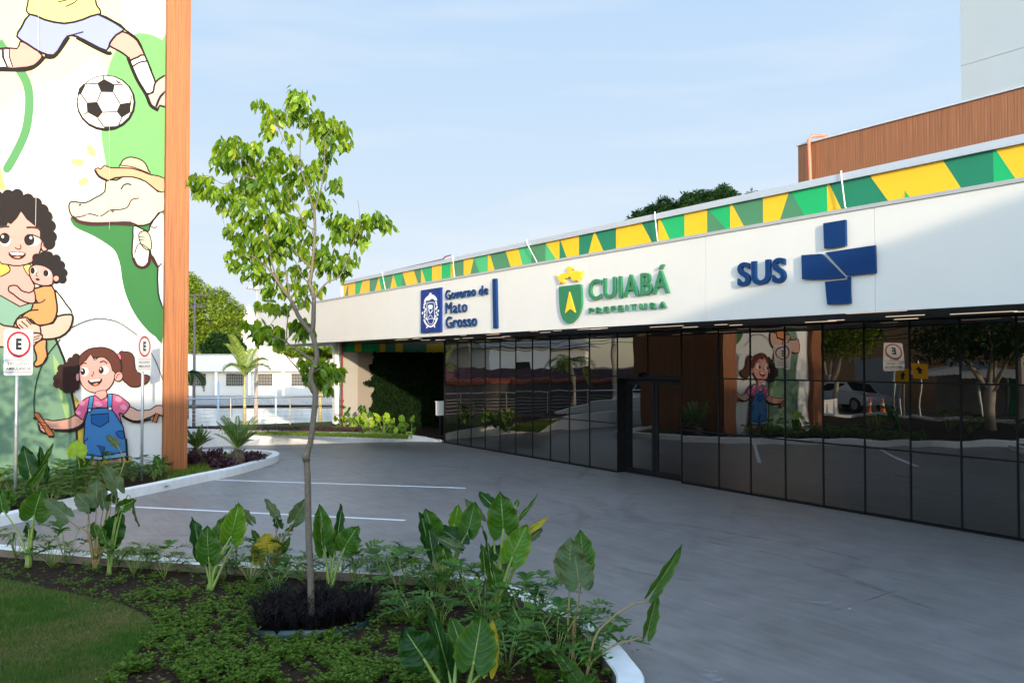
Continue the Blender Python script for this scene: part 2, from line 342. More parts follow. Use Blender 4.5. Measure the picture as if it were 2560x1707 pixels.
# ------------------------------------------------------------------ ground
def sheet(name, pts, z, m, thick=0.0, parent=None):
    mb = MB(); mb.prism([(p[0], p[1], z) for p in pts], (0,0,1), thick, 0); return mb.build(name, m, parent)
o = struct(sheet('ground', [(-900,-900),(900,-900),(900,900),(-900,900)], -2.5, mat('far_ground', (.16,.14,.10), .95, .3, .2)))
o = struct(sheet('road', [(-34,-90),(60,-90),(60,45),(-34,45)], 0, M_ASPH, 2.5))
def ribbon(mb, a, b, wd, z, m=0):
    a = Vector((a[0],a[1],z)); b = Vector((b[0],b[1],z)); d = (b-a).normalized(); n = Vector((-d.y, d.x, 0))*wd/2
    mb.quad(a-n, b-n, b+n, a+n, m)
for a, b in (((541,1199.5),(1164.6,1220)), ((261,1263.6),(1013,1300.7))):
    mb = MB(); A = at_z(*a); B = at_z(*b); ribbon(mb, A, B, .1, .004)
    struct(mb.build('road_marking', M_LINE))
A = at_z(261,1263.6); B = at_z(541,1199.5); D = (A-B)
mb = MB(); ribbon(mb, A+D+Vector((1.2,-.9,0)), A+D+Vector((4.0,2.0,0)), .1, .004); struct(mb.build('road_marking', M_LINE))
mb = MB(); ribbon(mb, (-34,-8.2), (10,-8.2), .12, .004); struct(mb.build('road_marking', M_LINE))

def alphamat(name, col, a, sc=6):
    m, t, b = newmat(name); N = t.nodes.new; b.inputs['Base Color'].default_value = (*col, 1); b.inputs['Roughness'].default_value = .7
    g = N('ShaderNodeNewGeometry'); n = N('ShaderNodeTexNoise'); n.inputs['Scale'].default_value = sc; n.inputs['Detail'].default_value = 7; t.links.new(g.outputs['Position'], n.inputs['Vector'])
    mr = N('ShaderNodeMapRange'); mr.inputs[1].default_value = .38; mr.inputs[2].default_value = .66; mr.inputs[4].default_value = a; t.links.new(n.outputs['Fac'], mr.inputs[0]); t.links.new(mr.outputs[0], b.inputs['Alpha']); return m
M_TYRE_MARK = alphamat('tyre_mark_rubber', (.03,.03,.032), .2); M_SCUFF = alphamat('pale_scuff', (.42,.43,.44), .40, 9); M_CRACK = alphamat('hairline_crack', (.015,.015,.015), .6, 3)
def pxc(x, y): p = at_z(1500+x/2.219, 1100+y/2.219); return (p.x, p.y)
def trail(pts, w, m, name, label, z=.0045, lanes=1, gap=.03):
    P = [Vector((p[0], p[1], z)) for p in smoothp(pts, 5, False)]; mb = MB()
    for ln in range(lanes):
        L = []; 
        for i in range(len(P)):
            d = (P[min(i+1, len(P)-1)]-P[max(i-1, 0)]).normalized(); n = Vector((-d.y, d.x, 0)); o_ = (ln-(lanes-1)/2)*gap; k = w*(.25+.75*math.sin(PI*min(1, .04+i/(len(P)-1)*.95))**.5)
            L += [P[i]+n*(o_-k/2), P[i]+n*(o_+k/2)]
        mb.add(L, [(2*i, 2*i+2, 2*i+3, 2*i+1) for i in range(len(P)-1)])
    struct(mb.build(name, m))
trail([pxc(*q) for q in ((0,440),(260,455),(520,482),(1000,565),(1300,625),(1545,695))], .10, M_TYRE_MARK, 'tyre_mark', '')
trail([pxc(*q) for q in ((240,335),(190,355),(160,400),(165,445))], .016, M_TYRE_MARK, 'tyre_mark', '', .005, 5)
trail([pxc(*q) for q in ((800,360),(755,400),(745,450),(760,500))], .016, M_TYRE_MARK, 'tyre_mark', '', .0055, 5)
trail([pxc(*q) for q in ((560,560),(900,620),(1250,720),(1600,850),(1900,960))], .09, M_TYRE_MARK, 'tyre_mark', '', .006)
for q in (((1150,1205),(1350,1215),(1480,1250),(1530,1300)), ((1210,1225),(1320,1240),(1440,1270),(1480,1310)), ((1600,1230),(1560,1255),(1550,1290))):
    trail([(at_z(*p).x, at_z(*p).y) for p in q], .018, M_TYRE_MARK, 'tyre_mark', '', .0065, 4, .035)
trail([pxc(*q) for q in ((1270,948),(1330,935),(1400,915),(1470,892),(1540,870),(1600,848),(1660,830))], .012, M_CRACK, 'pavement_crack', '', .0048)
trail([(at_z(*p).x, at_z(*p).y) for p in ((1300,1398),(1370,1385),(1440,1374),(1540,1362),(1660,1355))], .010, M_CRACK, 'pavement_crack', '', .0052)
trail([pxc(*q) for q in ((1020,888),(1150,896),(1240,906),(1320,888))], .05, M_SCUFF, 'pale_scuff', '', .0058)
trail([pxc(*q) for q in ((560,1280),(620,1300),(640,1340))], .16, M_SCUFF, 'pale_scuff', '', .0058)
for a_, b_ in (((700,1150),(800,1140)), ((1080,1170),(1200,1178)), ((1250,1290),(1330,1300)), ((640,1165),(720,1172))):
    A = at_z(*a_); B = at_z(*b_); M2 = A.lerp(B, .5); trail([(A.x, A.y), (M2.x, M2.y+.08), (B.x, B.y)], .22, M_SCUFF, 'pale_scuff', '', .0062)

def kerb(name, path, wd, z0, z1, label, closed=False, inner=True, m=None):
    P = [Vector((p[0], p[1], 0)) for p in path]; n = len(P); L = []; 
    for i in range(n):
        a = P[i-1] if (i or closed) else P[0]; b = P[(i+1) % n] if (i < n-1 or closed) else P[-1]
        d = (b-a).normalized(); L.append(P[i]+Vector((-d.y, d.x, 0))*wd)
    def zz(z, i): return z(i/(n-1)) if callable(z) else z
    vs = []
    for i in range(n):
        t = zz(z1, i); e = Vector((-(L[i]-P[i]).y*0, 0, 0)); q = (L[i]-P[i]).normalized()*.012
        vs += [(P[i].x, P[i].y, z0), (P[i].x, P[i].y, t-.012), (*(P[i]+q).xy, t), (*(L[i]-q).xy, t), (L[i].x, L[i].y, t-.012), (L[i].x, L[i].y, z0)]
    fs = []; ms = []
    mb = MB(); rng = range(n if closed else n-1)
    for i in rng:
        j = (i+1) % n
        for k in range(5):
            f = (i*6+k, j*6+k, j*6+k+1, i*6+k+1); fs.append((f, 1 if k == 4 and inner else 0))
    mb.add(vs, [f for f, _ in fs]); mb.m = [q for _, q in fs]
    if not closed: mb.add(vs[:6], [tuple(range(6))]); mb.add(vs[-6:], [tuple(range(6))])
    return tag(mb.build(name, [m or M_KERB, M_KERBIN], fix=True), label, 'kerb')
# foreground planter: kerb path runs anticlockwise with the soil on its left
fk = [at_z(x, y, .15) for x, y in ((0,1359),(194,1376),(550,1400),(923,1420),(1100,1431),(1234,1449),(1320,1478),(1439,1530),(1520,1581),(1578,1643),(1612,1707))]
fkp = [(p.x, p.y) for p in fk]
loop = [(-13.75,-.75),(-13.3,-.22)] + fkp + [(-4.3,3.4),(-3.6,2.2),(-2.6,.6),(-1.5,-1.5),(-1,-4),(-2.5,-5.6),(-8,-6),(-11.5,-4.9),(-13.4,-2.6)]
loop = [(p.x, p.y) for p in smoothp(loop, 4)]
loop = loop[::-1]       # make it anticlockwise seen from above
area = sum(loop[i-1][0]*loop[i][1]-loop[i][0]*loop[i-1][1] for i in range(len(loop)))
if area < 0: loop = loop[::-1]
kerb('planter_kerb', loop, .2, 0, .15, 'white painted kerb curving round the foreground planting bed', closed=True)
PL_IN = loop
struct(sheet('soil', [(p[0], p[1]) for p in loop], .05, M_SOIL))
lw = [at_z(x, y, .06) for x, y in ((-120,1424),(0,1442),(107,1468),(181,1484.5),(291,1507),(362,1536),(385,1559),(372,1598),(330,1643),(291,1678),(255,1707),(150,1800),(0,1900))]
lawn = [(p.x, p.y) for p in lw]+[(-6,-3),(-9,-4.2),(-12,-3)]
lawn = [(p.x, p.y) for p in smoothp(lawn, 3)]
struct(sheet('lawn', lawn, .058, M_LAWNB))
# island bed by the mural building
ik = [at_z(x, y, .0) for x, y in ((0,1316),(123,1287),(210,1268),(291,1252),(388,1232),(517,1203.5),(595,1186.6),(665.5,1165.6),(690,1156.8))]
ik = [(p.x, p.y) for p in ik]; 
isl = [(-11.9,-8.4),(-13.4,-4.2),(-14.2,-1.2)]+ik+[(-21.45,6.50),(-21.98,6.56),(-22.45,6.38),(-22.8,6.0),(-23.15,5.4),(-23.6,4.5),(-24.3,3.0),(-24.6,-3),(-24.6,-8.4)]
isl = [(p.x, p.y) for p in smoothp(isl, 3)]
area = sum(isl[i-1][0]*isl[i][1]-isl[i][0]*isl[i-1][1] for i in range(len(isl)))
if area < 0: isl = isl[::-1]
kerb('island_kerb', isl, .18, 0, .17, 'white kerb sweeping round the bed in front of the mural to a rounded tip', closed=True, m=M_KERB, inner=False)
struct(sheet('soil', isl, .08, M_SOIL))
pal = [at_z(x, y, .09) for x, y in ((400,1215),(470,1192),(578,1171),(630,1157),(664,1146),(672,1138),(648,1134.5),(560,1134),(440,1134),(400,1145))]
struct(sheet('lawn', [(p.x, p.y) for p in smoothp([(p.x, p.y) for p in pal], 3)], .088, M_LAWNB))
# back retaining wall that tapers to the driveway, grass behind it
bw = [at_z(x, y, 0) for x, y in ((1104,1104.5),(1030,1103),(946,1105.5),(770.8,1109.5),(665,1112.3),(560,1115),(462,1120))]
bw = [(p.x, p.y) for p in bw]+[(-25.95,3.0),(-26.0,-2),(-26,-9)]
bwS = [(p.x, p.y) for p in smoothp(bw, 4, closed=False)]
hgt = lambda t: .04+.38*min(1, t/.42)**.75+.28*max(0, (t-.45)/.55)
kerb('retaining_wall', bwS[::-1], .16, 0, lambda t: hgt(1-t), 'low curved white retaining wall at the far edge of the driveway', inner=False)
gb = [(p[0]-.1, p[1]+.0) for p in bwS]+[(-28.6,-9),(-28.6,11),(-27.6,14.4),(-23.8,14.4),(-23.8,12)]
mb = MB(); n1 = len(bwS)
for i in range(n1-1):
    a, b = bwS[i], bwS[i+1]; za, zb = hgt(i/(n1-1))-.03, hgt((i+1)/(n1-1))-.03
    A = (a[0]-.08, a[1], za); B = (b[0]-.08, b[1], zb)
    C_ = (-28.8, max(b[1]*1.0, -9), .38); D_ = (-28.8, max(a[1]*1.0, -9), .38 if i else .2)
    mb.quad(A, D_, C_, B)
mb.box((-28.8,-9,-.5), (-28.75,14.4,.375))
struct(mb.build('grass_bank', M_LAWNB, fix=True))
struct(sheet('soil', [(-27.7,10.2),(-23.7,11.95),(-23.7,14.4),(-27.7,14.4)], .33*.4, M_SOIL))

# ------------------------------------------------------------------ hospital building
SL = -23.36; ZB, ZL, ZU, ZT = .03, 1.06, 2.09, 3.03
Hn = 12.05
ms = [SL+.797*k for k in range(10)]+[-15.17,-14.16,-13.14]
x = -12.12; 
ms.append(x)
for k in range(1, 19): ms.append(-12.12+.795*k)
SR = ms[-1]
hosp = thing('hospital_building', 'long low white hospital with black mirrored glass front under a deep canopy', 'building', (-12, 12, 0))
mb = MB()
FT, FB = 4.34, 3.03; FN = 9.65
SE = ms[-1]
# fascia panels with open joints
seams = [-34.8,-33.8,-30.85]+[-27.87+2.983*k for k in range(0, 11)]
for a, b in zip(seams, seams[1:]): mb.box((a+.003, FN, FB), (b-.003, FN+.05, FT))
mb.build('fascia', M_PANEL, hosp)
mb = MB(); mb.box((-34.8, FN+.03, FB+.01), (-34.72, 12.2, FT-.01)); mb.box((-34.7, FN+.055, FB+.01), (SE, FN+.12, FT-.01)); mb.build('fascia_backing', M_SEAM, hosp)
mb = MB(); mb.box((-34.7, FN+.125, FB+.02), (SE, 12.4, FB+.12)); mb.build('soffit', M_SOFFIT, hosp)
mb = MB(); mb.box((-34.85, FN-.02, FT+.002), (SE, FN+.16, FT+.05)); mb.box((-34.7, FN+.165, FT-.05), (SE, 14, FT-.02)); mb.build('gutter', M_TRIM, hosp)
# triangle pattern parapet
BN = 9.86; ZBB, ZBT = FT+.03, 4.80
px = []
def add(cx0, sc, lst):
    for t_, b_, k in lst: px.append((cx0+t_/sc, cx0+b_/sc, k))
add(420, 2.851, [(1250,1250,'Y'),(1283,1257,'M'),(1285,1285,'Y'),(1335,1335,'G'),(1385,1362,'Y'),(1437,1437,'M'),(1502,1470,'Y'),(1502,1523,'G'),(1545,1558,'M'),(1605,1580,'Y'),(1605,1638,'G')])
add(980, 3.267, [(-88+110,22,'Y')][:0])
add(980, 3.267, [(81,81,'M'),(85,122,'Y'),(178,218,'M'),(237,237,'Y'),(240,282,'G'),(327,327,'Y'),(405,405,'G'),(480,480,'Y'),(490,528,'M'),(585,585,'Y'),(668,635,'M'),(668,723,'L'),(783,783,'Y'),(800,845,'M'),(928,978,'Y'),(1030,1073,'L'),(1140,1140,'M')])
add(840, 2.0276, [(1062,1062,'L'),(1062,1125,'Y'),(1133,1133,'D'),(1137,1175,'Y'),(1232,1232,'D'),(1307,1275,'Y'),(1315,1363,'D'),(1420,1420,'Y'),(1550,1612,'D'),(1635,1635,'Y'),(1645,1700,'G'),(1768,1768,'Y'),(1883,1883,'M'),(1890,1997,'G'),(2000,2000,'Y'),(2010,2080,'M'),(2167,2167,'Y')])
add(1600, 2.45, [(915,850,'M'),(930,1025,'G'),(1150,1153,'Y'),(1165,1250,'D'),(1415,1545,'Y'),(1865,1993,'D'),(2172,2175,'G'),(2190,2330,'Y')])
def sx_(x): return at_n(x, 700, BN).x
ed = [(sx_(a), sx_(b), k) for a, b, k in px]
e = ed[-1][0]
for q, (dt, db, k) in enumerate(((1.1,1.1,'D'),(1.2,1.9,'G'),(2.4,2.4,'Y'),(3.3,3.8,'M'),(4.4,4.4,'Y'),(5.3,5.9,'D'),(6.4,6.4,'G'),(7.2,7.2,'Y'))): ed.append((e+dt, e+db, k))
ed = [(a, b, k) for a, b, k in ed if a < SE]
ed.append((SE, SE, 'Y'))
mb = MB()
for (a, b, k), (a2, b2, _) in zip(ed, ed[1:]):
    if abs(a-a2) < .004 and abs(b-b2) < .004: continue
    mb.add([(a, BN, ZBT), (b, BN, ZBB), (b2, BN, ZBB), (a2, BN, ZBT)], [(0,1,2,3)], BK[k])
tr = [at_n(1600+x_/2.45, y_/2.45, BN-.003) for x_, y_ in ((1622,1168),(1622,1217),(1655,1212))]
mb.add(tr, [(0,1,2)], BK['G'])
s0 = ed[0][0]
mb.box((s0+.0, BN+.004, ZBB-.01), (SE, BN+.1, ZBT), BK['M'])
mb.build('patterned_parapet', M_BAND, hosp)
mb = MB(); mb.box((s0-.05, BN-.05, ZBT+.002), (SE, BN+.14, ZBT+.10)); mb.build('coping', M_COPE, hosp)
# body above/behind glass and dark core
mb = MB(); mb.box((SL-.02, Hn+.06, 0), (-15.2, Hn+.16, FB)); mb.box((-13.1, Hn+.06, 0), (SE, Hn+.16, FB)); mb.box((-15.2, Hn+.061, ZU+.05), (-13.1, Hn+.16, FB)); mb.box((-15.2, Hn+.45, 0), (-13.1, Hn+.5, FB)); mb.box((SL-.02, Hn+.17, 0), (SL+.1, 14.3, FB)); mb.build('inner_wall', M_INT, hosp)
mb = MB(); mb.box((s0+.1, BN+.2, FT+.05), (SE, 19, ZBT-.2)); mb.build('roof', M_TRIM, hosp)
# glass panes, each gently bowed
def pane(x0, x1, z0, z1, n, q):
    mb = MB(); nx, nz = 9, 9; r1 = rnd.uniform(-1,1); r2 = rnd.uniform(-1,1); ph = rnd.uniform(0,6.3); ph2 = rnd.uniform(0,6.3)
    vs = []
    for j in range(nz+1):
        for i in range(nx+1):
            u = i/nx; v = j/nz
            d = .00024*math.sin(2*PI*v*1.1+ph2)+.00018*math.sin(2*PI*u+ph)+.0006*r1*(u-.5)+.0005*r2*(v-.5)-.0005*(u-.5)**2+.00022*math.sin(2*PI*u*.9+ph2)*math.cos(2*PI*v*1.2+ph)
            vs.append((x0+(x1-x0)*u, n+d, z0+(z1-z0)*v))
    fs = [(j*(nx+1)+i, j*(nx+1)+i+1, (j+1)*(nx+1)+i+1, (j+1)*(nx+1)+i) for j in range(nz) for i in range(nx)]
    mb.add(vs, fs); return mb.build('glass_pane', M_GLASS, q, smooth=True)
g = .0115
for a, b in zip(ms, ms[1:]):
    door = -15.3 < a < -13.3
    rows = [(ZU, ZT)] if door else [(ZB, ZL), (ZL, ZU), (ZU, ZT)]
    if a > -15.3 and a < -13.3: rows = [(ZU+.03, ZT)]
    for z0, z1 in rows: pane(a+g, b-g, z0+g, z1-g, Hn, hosp)
mb = MB()
for s in ms:
    if -15.0 < s < -13.3: mb.box((s-.0105, Hn-.012, ZU+.03), (s+.0105, Hn+.05, ZT)); continue
    mb.box((s-.012, Hn-.012, .02), (s+.012, Hn+.05, ZT))
for z in (ZL, ZU):
    for a, b in ((ms[0], -15.17), (-13.14, SE)): mb.box((a+.0125, Hn-.008, z-.013), (b-.0125, Hn+.045, z+.013))
mb.box((-15.15, Hn-.02, ZU-.04), (-13.16, Hn+.05, ZU+.045)); mb.box((ms[0], Hn-.02, .0), (-15.17, Hn+.05, .03)); mb.box((-13.14, Hn-.02, 0), (SE, Hn+.05, .03)); mb.box((ms[0], Hn-.01, ZT-.01), (SE, Hn+.05, ZT+.02))
mb.box((ms[0]-.05, Hn-.02, 0), (ms[0]-.0161, Hn+.2, ZT))
mb.build('window_frame', M_FRAME, hosp)
# recessed double door
DN = Hn+.2
mb = MB(); mb.box((-15.2, Hn+.055, 0), (-15.14, DN+.1, ZU)); mb.box((-13.17, Hn+.055, 0), (-13.10, DN+.1, ZU)); mb.box((-15.139, Hn+.055, ZU-.06), (-13.171, DN+.1, ZU-.0401)); mb.box((-15.139, Hn+.17, 0), (-13.171, DN+.11, .012))
mb.box((-15.139, DN+.06, .012), (-13.171, DN+.1, ZU-.06)); dfr = mb.build('door_frame', M_FRAME, hosp)
for a, b in ((-15.13,-14.17),(-14.15,-13.18)):
    mb = MB(); t_ = .085
    mb.box((a, DN-.02, .02), (a+t_, DN+.03, ZU-.07)); mb.box((b-t_, DN-.02, .02), (b, DN+.03, ZU-.07)); mb.box((a+t_, DN-.02, .02), (b-t_, DN+.03, .13)); mb.box((a+t_, DN-.02, ZU-.17), (b-t_, DN+.03, ZU-.07))
    d = mb.build('door', M_FRAME, hosp)
    p = pane(a+t_, b-t_, .13, ZU-.17, DN, d); p.name = 'door_glass'
mb = MB(); mb.tube([(-14.35, Hn-.12, 2.13), (-14.35, Hn-.02, 2.13)], .045, 10); mb.box((-14.41, Hn-.05, 2.12), (-14.29, Hn-.013, 2.19)); mb.build('door_sensor', M_FRAME, hosp)
# soffit light slots
M_SLOT = emis('warm_led', (1, .80, .55), .35)
for k in range(34):
    s = rnd.uniform(-24, -4.5); n = rnd.uniform(9.95, 11.95); l = rnd.choice((.4, .6, .9, .3))
    mb = MB(); mb.box((s, n, FB+.012), (s+l, n+.009, FB+.0195)); mb.build('soffit_light', M_SLOT, hosp)
# entrance recess on the left
XS = -27.7
mb = MB(); mb.box((XS-.2, 10.45, 0), (XS, 14.5, 4.3)); mb.box((XS, 14.3, 0), (SL, 14.5, FB)); mb.build('side_wall', M_WALLB, hosp)
mb = MB(); mb.box((XS-.5, 10.32, -.5), (XS-.21, 10.44, 4.3)); mb.build('column', M_WALLW, hosp); mb = MB(); mb.box((XS+.002, 10.46, 0), (XS+.10, 10.98, 2.72)); mb.build('pilaster', mat('grey_render', (.28,.27,.26), .8, .05, 2), hosp)
mb = MB()
nb = [(857,'D'),(866,'G'),(886,'Y'),(903,'G'),(949,'Y'),(962.5,'M'),(988,'Y'),(1006,'M'),(1065,'Y'),(1112,'Y')]
def yn(x): return at_s(x, 870, XS+.1).y
for (a, k), (b, _) in zip(nb, nb[1:]):
    mb.box((XS+.101, yn(a), 2.74), (XS+.13, yn(b), FB-.001), BK[k])
mb.box((XS+.101, yn(1112)+.001, 2.74), (XS+.13, 14.3, FB-.001), BK['M'])
mb.build('patterned_soffit_band', M_BAND, hosp)
# living wall
def leafquad(mb, p, ax, nr, L, W, m=0, fold=.15):
    ax = ax.normalized(); sd_ = ax.cross(nr)
    if sd_.length < 1e-5: sd_ = ax.cross(Vector((.3,.5,.8)))
    sd_.normalize(); nn = sd_.cross(ax)
    a = p; b = p+ax*L*.45+sd_*W*.5+nn*fold*W; c = p+ax*L; d = p+ax*L*.45-sd_*W*.5+nn*fold*W; e_ = p+ax*L*.5
    mb.add([a, b, c, d, e_], [(0,1,4),(1,2,4),(2,3,4),(3,0,4)], m)
def ovate(mb, p, ax, nr, L, W, m=0, fold=.12, bend=.18):
    ax = ax.normalized(); sd_ = ax.cross(nr)
    if sd_.length < 1e-5: sd_ = ax.cross(Vector((.3,.5,.8)))
    sd_.normalize(); nn = sd_.cross(ax)
    def q(t, u): return p+ax*L*t+sd_*W*u+nn*(fold*W*abs(u)*2-bend*L*t*t)
    mb.add([q(0,0), q(.22,.40), q(.22,-.40), q(.5,.5), q(.5,-.5), q(.78,.27), q(.78,-.27), q(1.02,0), q(.5,0)], [(0,1,8),(1,3,8),(3,5,8),(5,7,8),(7,6,8),(6,4,8),(4,2,8),(2,0,8)], m)
mb = MB()
def rv(s=1): return Vector((rnd.gauss(0,s), rnd.gauss(0,s), rnd.gauss(0,s)))
for i in range(9000):
    z = rnd.uniform(.15, 2.76); e0 = 11.5+.05*math.sin(z*5)+.06*math.sin(z*13)-.3*max(0, 1-abs(z-1.75)/.12)
    n = e0+(14.3-e0)*rnd.random()**1.1
    p = Vector((XS+.05+rnd.random()*.22, n, z)); leafquad(mb, p, Vector((.5, rnd.gauss(0,.6), -1+rnd.gauss(0,.3))), Vector((1, rnd.gauss(0,.4), rnd.gauss(0,.4))), rnd.uniform(.08,.2), rnd.uniform(.04,.08))
mb.box((XS+.01, 11.75, .1), (XS+.05, 14.3, 2.73))
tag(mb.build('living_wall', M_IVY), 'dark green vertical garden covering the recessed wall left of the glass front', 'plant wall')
# kiosk at glass corner
t = thing('wall_cabinet', 'narrow pale metal cabinet standing at the left end of the glass front', 'cabinet', (-24.1, 12.3, 0))
c0 = at_d(1101, 1040, 27.4)
mb = MB(); mb.box((c0.x-.09, c0.y-.12, .75), (c0.x+.09, c0.y+.16, 1.16)); mb.box((c0.x-.1, c0.y-.14, 1.16), (c0.x+.1, c0.y+.18, 1.19)); mb.build('casing', M_WALLW, t)
mb = MB(); mb.box((c0.x-.05, c0.y-.02, .1), (c0.x+.05, c0.y+.1, .749)); mb.build('stand', M_FRAME, t)
# roof-edge pipes
t = thing('drain_pipe', 'dark red peeling downpipe at the left corner column of the hospital', 'pipe', tuple(at_s(856, 1050, XS+.25)))
a = at_s(855.5, 882, XS+.2); mb = MB(); mb.tube([(a.x, a.y, .2), (a.x, a.y, 3.02)], .032, 10); mb.build('pipe', M_RED, t)
mb = MB(); mb.tube([(a.x, a.y, 2.1), (a.x, a.y, 2.18)], .06, 10); mb.tube([(a.x, a.y, 1.1), (a.x, a.y, 1.17)], .06, 10); mb.build('bracket', M_RED, t)
for xt, xb, yt, yb, lb in ((1134,1136,640,696,'short straight white pipe on the striped parapet above the blue emblem sign'),(1319,1342,604,661,'slanted thin white pipe on the striped parapet left of the city sign'),(1639,1644,533,606,'white pipe on the striped parapet above the last letters of the city name'),(2105,2113,430,520,'white pipe on the striped parapet above the blue cross'),(957,963,685,722,'short slanted white pipe near the left end of the striped parapet')):
    a = at_n(xt, yt, BN-.06); b = at_n(xb, yb, BN-.06); mb = MB()
    mb.tube([Vector((a.x, BN-.075, ZBT+.13)), Vector((a.x, BN-.075, ZBT+.05)), Vector((b.x, BN-.06, FT+.10)), Vector((b.x+.05, BN-.08, FT+.065))], .009, 8)
    tag(mb.build('vent_pipe', M_PVC, smooth=True), lb, 'pipe', 'pipes along the striped parapet')
# red roof pipes at the far left of the roof
mb = MB(); mb.tube([(s0+.3, BN+.3, ZBT+.16), (s0+6.2, BN+.3, ZBT+.20), (s0+6.3, BN+.3, ZBT+.25), (s0+6.6,BN+.3,ZBT+.26)], .016, 8); tag(mb.build('roof_pipe', M_RED, smooth=True), 'thin red pipe lying along the roof edge behind the striped parapet', 'pipe')
mb = MB(); mb.tube([(s0-.06, BN-.02, FT+.05), (s0-.06, BN-.02, ZBT+.15)], .035, 8); tag(mb.build('corner_pipe', M_PVC, smooth=True), 'upright white pipe at the left end of the striped parapet', 'pipe')

# wood-clad upper block and pale tower behind
WN = 15.0
tl = at_n(1995, 366, WN); tr_ = at_n(2560, 219.6, WN)
up = thing('wood_clad_block', 'reddish wood-clad upper block rising behind the striped parapet', 'building', (tl.x, WN, 0))
mb = MB(); mb.box((tl.x, WN, FT), (SE+2, WN+6, tl.z)); mb.build('cladding', M_WOODR, up)
mb = MB(); mb.box((tl.x-.03, WN-.04, tl.z+.002), (SE+2, WN+6.1, tl.z+.035)); mb.build('coping', M_COPE, up)
a = at_n(2022, 352, WN-.09); mb = MB(); mb.tube([(a.x+.25, WN+.2, tl.z+.12), (a.x+.02, WN-.02, tl.z+.13), (a.x, WN-.09, tl.z+.05), (a.x+.08, WN-.09, ZBT+.3), (a.x+.09, WN-.09, ZBT)], .035, 10)
tag(mb.build('roof_downpipe', mat('pink_red_pipe', (.62,.16,.10), .5, .35, 9), smooth=True), 'weathered pink-red downpipe at the corner of the wood-clad block', 'pipe')
TN = 22.0; a = at_n(2402, 167, TN)
tow = thing('tower_building', 'tall plain pale grey tower wall at the right edge behind the wood block', 'building', (a.x, TN, 0))
mb = MB(); mb.box((a.x, TN, 0), (a.x+14, TN+8, a.z)); mb.box((a.x, TN, a.z+.015), (a.x+14, TN+8, 26)); mb.build('wall', M_GREYW, tow)
mb = MB(); mb.box((a.x+.02, TN+.02, a.z), (a.x+13.9, TN+7.9, a.z+.015)); mb.build('joint', mat('joint_grey', (.42,.43,.43), .7, 0), tow)

# ------------------------------------------------------------------ lettering helpers
_tc = {}
def rawtext(s, off=0.0, sp=1.0):
    k = (s, off, sp)
    if k in _tc: return _tc[k]
    c = bpy.data.curves.new('t', 'FONT'); c.body = s; c.offset = off; c.space_character = sp; c.fill_mode = 'FRONT'; c.resolution_u = 5
    o = bpy.data.objects.new('t', c); COL.objects.link(o)
    bpy.context.view_layer.update()
    dg = bpy.context.evaluated_depsgraph_get(); me = bpy.data.meshes.new_from_object(o.evaluated_get(dg))
    bm = bmesh.new(); bm.from_mesh(me); bmesh.ops.remove_doubles(bm, verts=bm.verts, dist=1e-5)
    xs = [v.co.x for v in bm.verts]; ys = [v.co.y for v in bm.verts]
    x0, x1, y0, y1 = min(xs), max(xs), min(ys), max(ys); bm.verts.index_update()
    vs = [((v.co.x-x0)/(x1-x0), (v.co.y-y0)/(y1-y0)) for v in bm.verts]
    fs = [tuple(v.index for v in f.verts) for f in bm.faces]
    be = [(e.verts[0].index, e.verts[1].index) for e in bm.edges if e.is_boundary]
    bm.free(); bpy.data.objects.remove(o); bpy.data.curves.remove(c); bpy.data.meshes.remove(me)
    _tc[k] = (vs, fs, be); return _tc[k]
def puttext(mb, s, org, X, Y, nrm, th, off=.02, sp=1.0, m=0, side=None):
    """text fills the box org..org+X+Y, face toward nrm, thickness th behind the face"""
    vs, fs, be = rawtext(s, off, sp); org = Vector(org); X = Vector(X); Y = Vector(Y); nrm = Vector(nrm)
    P = [org+X*u+Y*v for u, v in vs]; n = len(P)
    mb.add(P, fs, m)
    if th: mb.add(P+[p-nrm*th for p in P], [(a, b, n+b, n+a) for a, b in be], m if side is None else side)
M_NAVY = mat('navy_acrylic', (.003, .030, .115), .5, .04, 2, spec=.15); M_NAVYE = mat('navy_edge', (.02, .05, .16), .4, 0)
M_BLUEP = mat('blue_panel', (.004, .026, .17), .5, .04, 2, spec=.15); M_EMW = mat('emblem_white', (.8,.8,.8), .5, 0)
M_CGRN = mat('city_green', (.018, .17, .075), .35, .04, 2); M_CYEL = mat('city_yellow', (.90,.52,.02), .4, 0)
NS = Vector((0,-1,0)); SN = FN-.055
def boxtext(mb, s, cx, cy, sc, xl, yt, yb, xr, th=.045, off=.02, sp=1.0, n=SN):
    a = at_n(cx+xl/sc, cy+yb/sc, n); b = at_n(cx+xl/sc, cy+yt/sc, n); c = at_n(cx+xr/sc, cy+yb/sc, n)
    puttext(mb, s, a, (c.x-a.x, 0, 0), (0, 0, b.z-a.z), NS, th, off, sp)
def pn(cx, cy, sc, pts, n): return [at_n(cx+x/sc, cy+y/sc, n) for x, y in pts]
E6 = (980, 640, 3.267); EE = (1040, 690, 9.8); ES = (1800, 520, 5.345)
